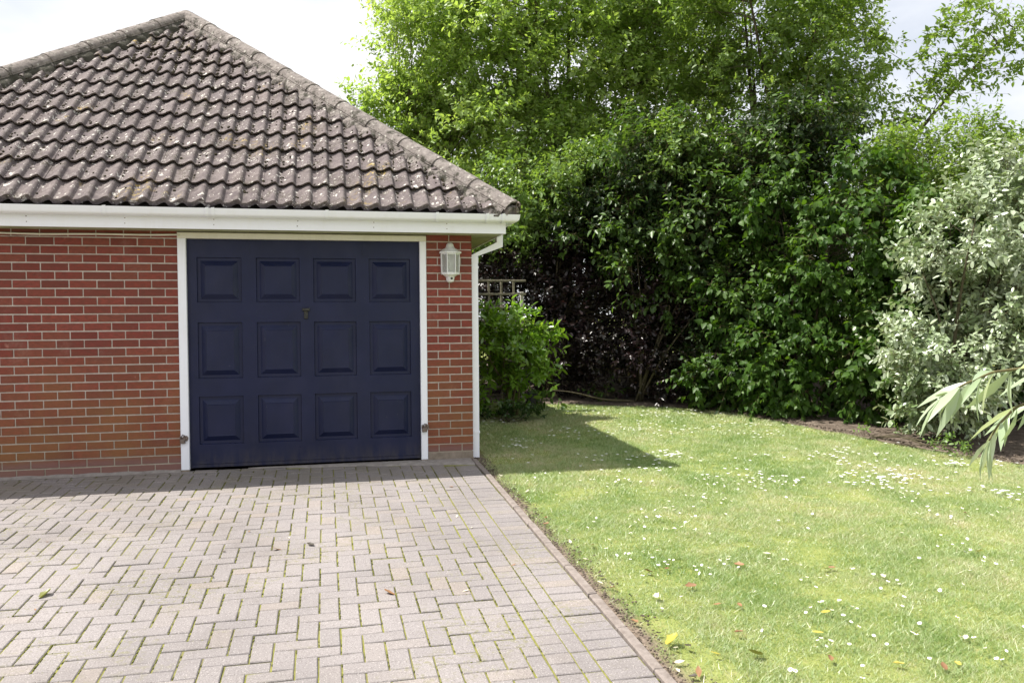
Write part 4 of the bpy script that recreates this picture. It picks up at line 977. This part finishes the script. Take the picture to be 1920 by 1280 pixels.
FL = {'yellow': mat_leaf('fallen_yellow', [(.42, .36, .06), (.50, .42, .10)], (1, 1, 1), .2), 'brown': mat_leaf('fallen_brown', [(.20, .10, .045), (.28, .15, .07)], (1, 1, 1), .15, .6),
      'pale': mat_leaf('fallen_pale', [(.62, .56, .44), (.70, .64, .52)], (1, 1, 1), .2, .6), 'green': mat_leaf('fallen_green', [(.16, .17, .03), (.22, .22, .05)], (1, 1, 1), .25),
      'dark': mat_leaf('fallen_dark', [(.04, .032, .022), (.06, .045, .03)], (1, 1, 1), .1, .6)}
fme = {}
for col_, m_ in FL.items():
    for k in range(3):
        V, F = curled(k*7+3, .20+.06*k, .4+.3*k); me = MB().raw(V, F).mesh('fallen_leaf', m_, True); fme[(col_, k)] = me
def fallen(x, y, col_, s_, label, group, k=None, lift=.008, rz=None):
    o = add('fallen_leaf', fme[(col_, int(rng.integers(3)) if k is None else k)], None, (x, y, gz(x, y)+lift), (rng.normal(0, .22), rng.normal(0, .22), rng.uniform(0, 6.28) if rz is None else rz)); o.scale = (s_,)*3
    tag(o, label, 'leaf', group)
def ground_pt(u, v):
    d = FWD+RGT*(u-960)/FPX-UPV*(v-640)/FPX; t = (SL*CAM[1]-CAM[2])/(d[2]-SL*d[1]); return CAM+t*d
DL = [((-2.88, -3.06), 'green', .095, 'green and yellow leaf lying alone on the drive at far left'), ((-1.07, -3.43), 'brown', .07, 'curled olive brown leaf on a pinkish paving block'), ((-1.71, -2.52), 'brown', .075, 'long brown leaf on the drive before the door'),
      ((-1.50, -2.47), 'dark', .06, 'dark curled leaf right of a long brown one on the drive'), ((-2.03, -2.50), 'dark', .035, 'tiny blackish leaf on the paving below the door'), ((-2.04, -2.96), 'dark', .03, 'small dark upright leaf scrap in the middle of the drive')]
for (x, y), col_, s_, lb in DL: fallen(x, y, col_, s_, lb, None)
lawn_l = [(1215, 1075, 'brown', .06), (1250, 1070, 'brown', .05), (1386, 1063, 'brown', .07), (1548, 1070, 'green', .06), (1560, 1068, 'brown', .05), (1656, 1085, 'pale', .075), (1295, 1103, 'brown', .07), (1345, 1137, 'brown', .05), (1387, 1139, 'brown', .05), (1548, 1152, 'yellow', .055),
          (1533, 1190, 'yellow', .06), (1417, 1230, 'green', .10), (1557, 1240, 'brown', .05), (1685, 1250, 'yellow', .055), (1796, 1250, 'yellow', .045), (1835, 1037, 'yellow', .055), (1890, 955, 'pale', .06), (1810, 965, 'brown', .04), (1438, 1041, 'pale', .065), (1810, 1200, 'pale', .06),
          (1232, 1122, 'pale', .08), (1125, 1097, 'pale', .07), (1110, 1025, 'brown', .07), (1260, 1205, 'yellow', .10), (1342, 1230, 'yellow', .05), (1248, 955, 'pale', .05), (1683, 1012, 'brown', .035), (1385, 1190, 'brown', .05), (1190, 1170, 'brown', .05), (1290, 1215, 'dark', .06), (1770, 1255, 'brown', .06), (1310, 1265, 'brown', .07)]
for (u, v, col_, s_) in lawn_l:
    s_ *= .75 if col_ == 'pale' else .9
    q = ground_pt(u, v); fallen(q[0], q[1], col_, s_, f'fallen {col_} leaf lying on the sunlit lawn', f'fallen {col_} leaves on the lawn', None, .016)
for i in range(26):
    y = rng.uniform(-5, -.4); fallen(.07+abs(rng.normal(0, .06)), y, rng.choice(['brown', 'dark', 'pale']), rng.uniform(.025, .05), 'small dry leaf scrap along the soil edge of the kerb', 'dry leaf scraps along the kerb', None, .006)
for i in range(14):
    x, y = rng.uniform(-3.5, -.3), rng.uniform(-3.5, -.25); fallen(x, y, rng.choice(['pale', 'pale', 'brown']), rng.uniform(.018, .035), 'tiny pale leaf scrap lying on the paving', 'tiny leaf scraps on the drive', None, .004)
# crumbs of soil and dry litter on the kerb strip and bed
mv = []; mf = []; n0 = 0
for k in range(2600):
    if k < 1100: y = rng.uniform(-5.4, .05); x = .03+abs(rng.normal(0, .07))
    else:
        y = rng.uniform(-2.2, 2.6); x = xedge(y)+rng.uniform(-.05, .75)
    s_ = rng.uniform(.002, .008) if k < 1100 else rng.uniform(.004, .016)
    V = IV*(1+rng.normal(0, .25, IV.shape))*s_*np.array([1, 1, .6]); mv.append(V+np.array([x, y, gz(x, y)+.0 if k < 1100 else gz(x, y)+.022])); mf.append(IF+n0); n0 += len(V)
tag(add('soil_crumbs', np_mesh('soil_crumbs', np.concatenate(mv), np.concatenate(mf), SOIL)), 'crumbs of dry soil beside the kerb and on the bed', 'soil', None, 'stuff')
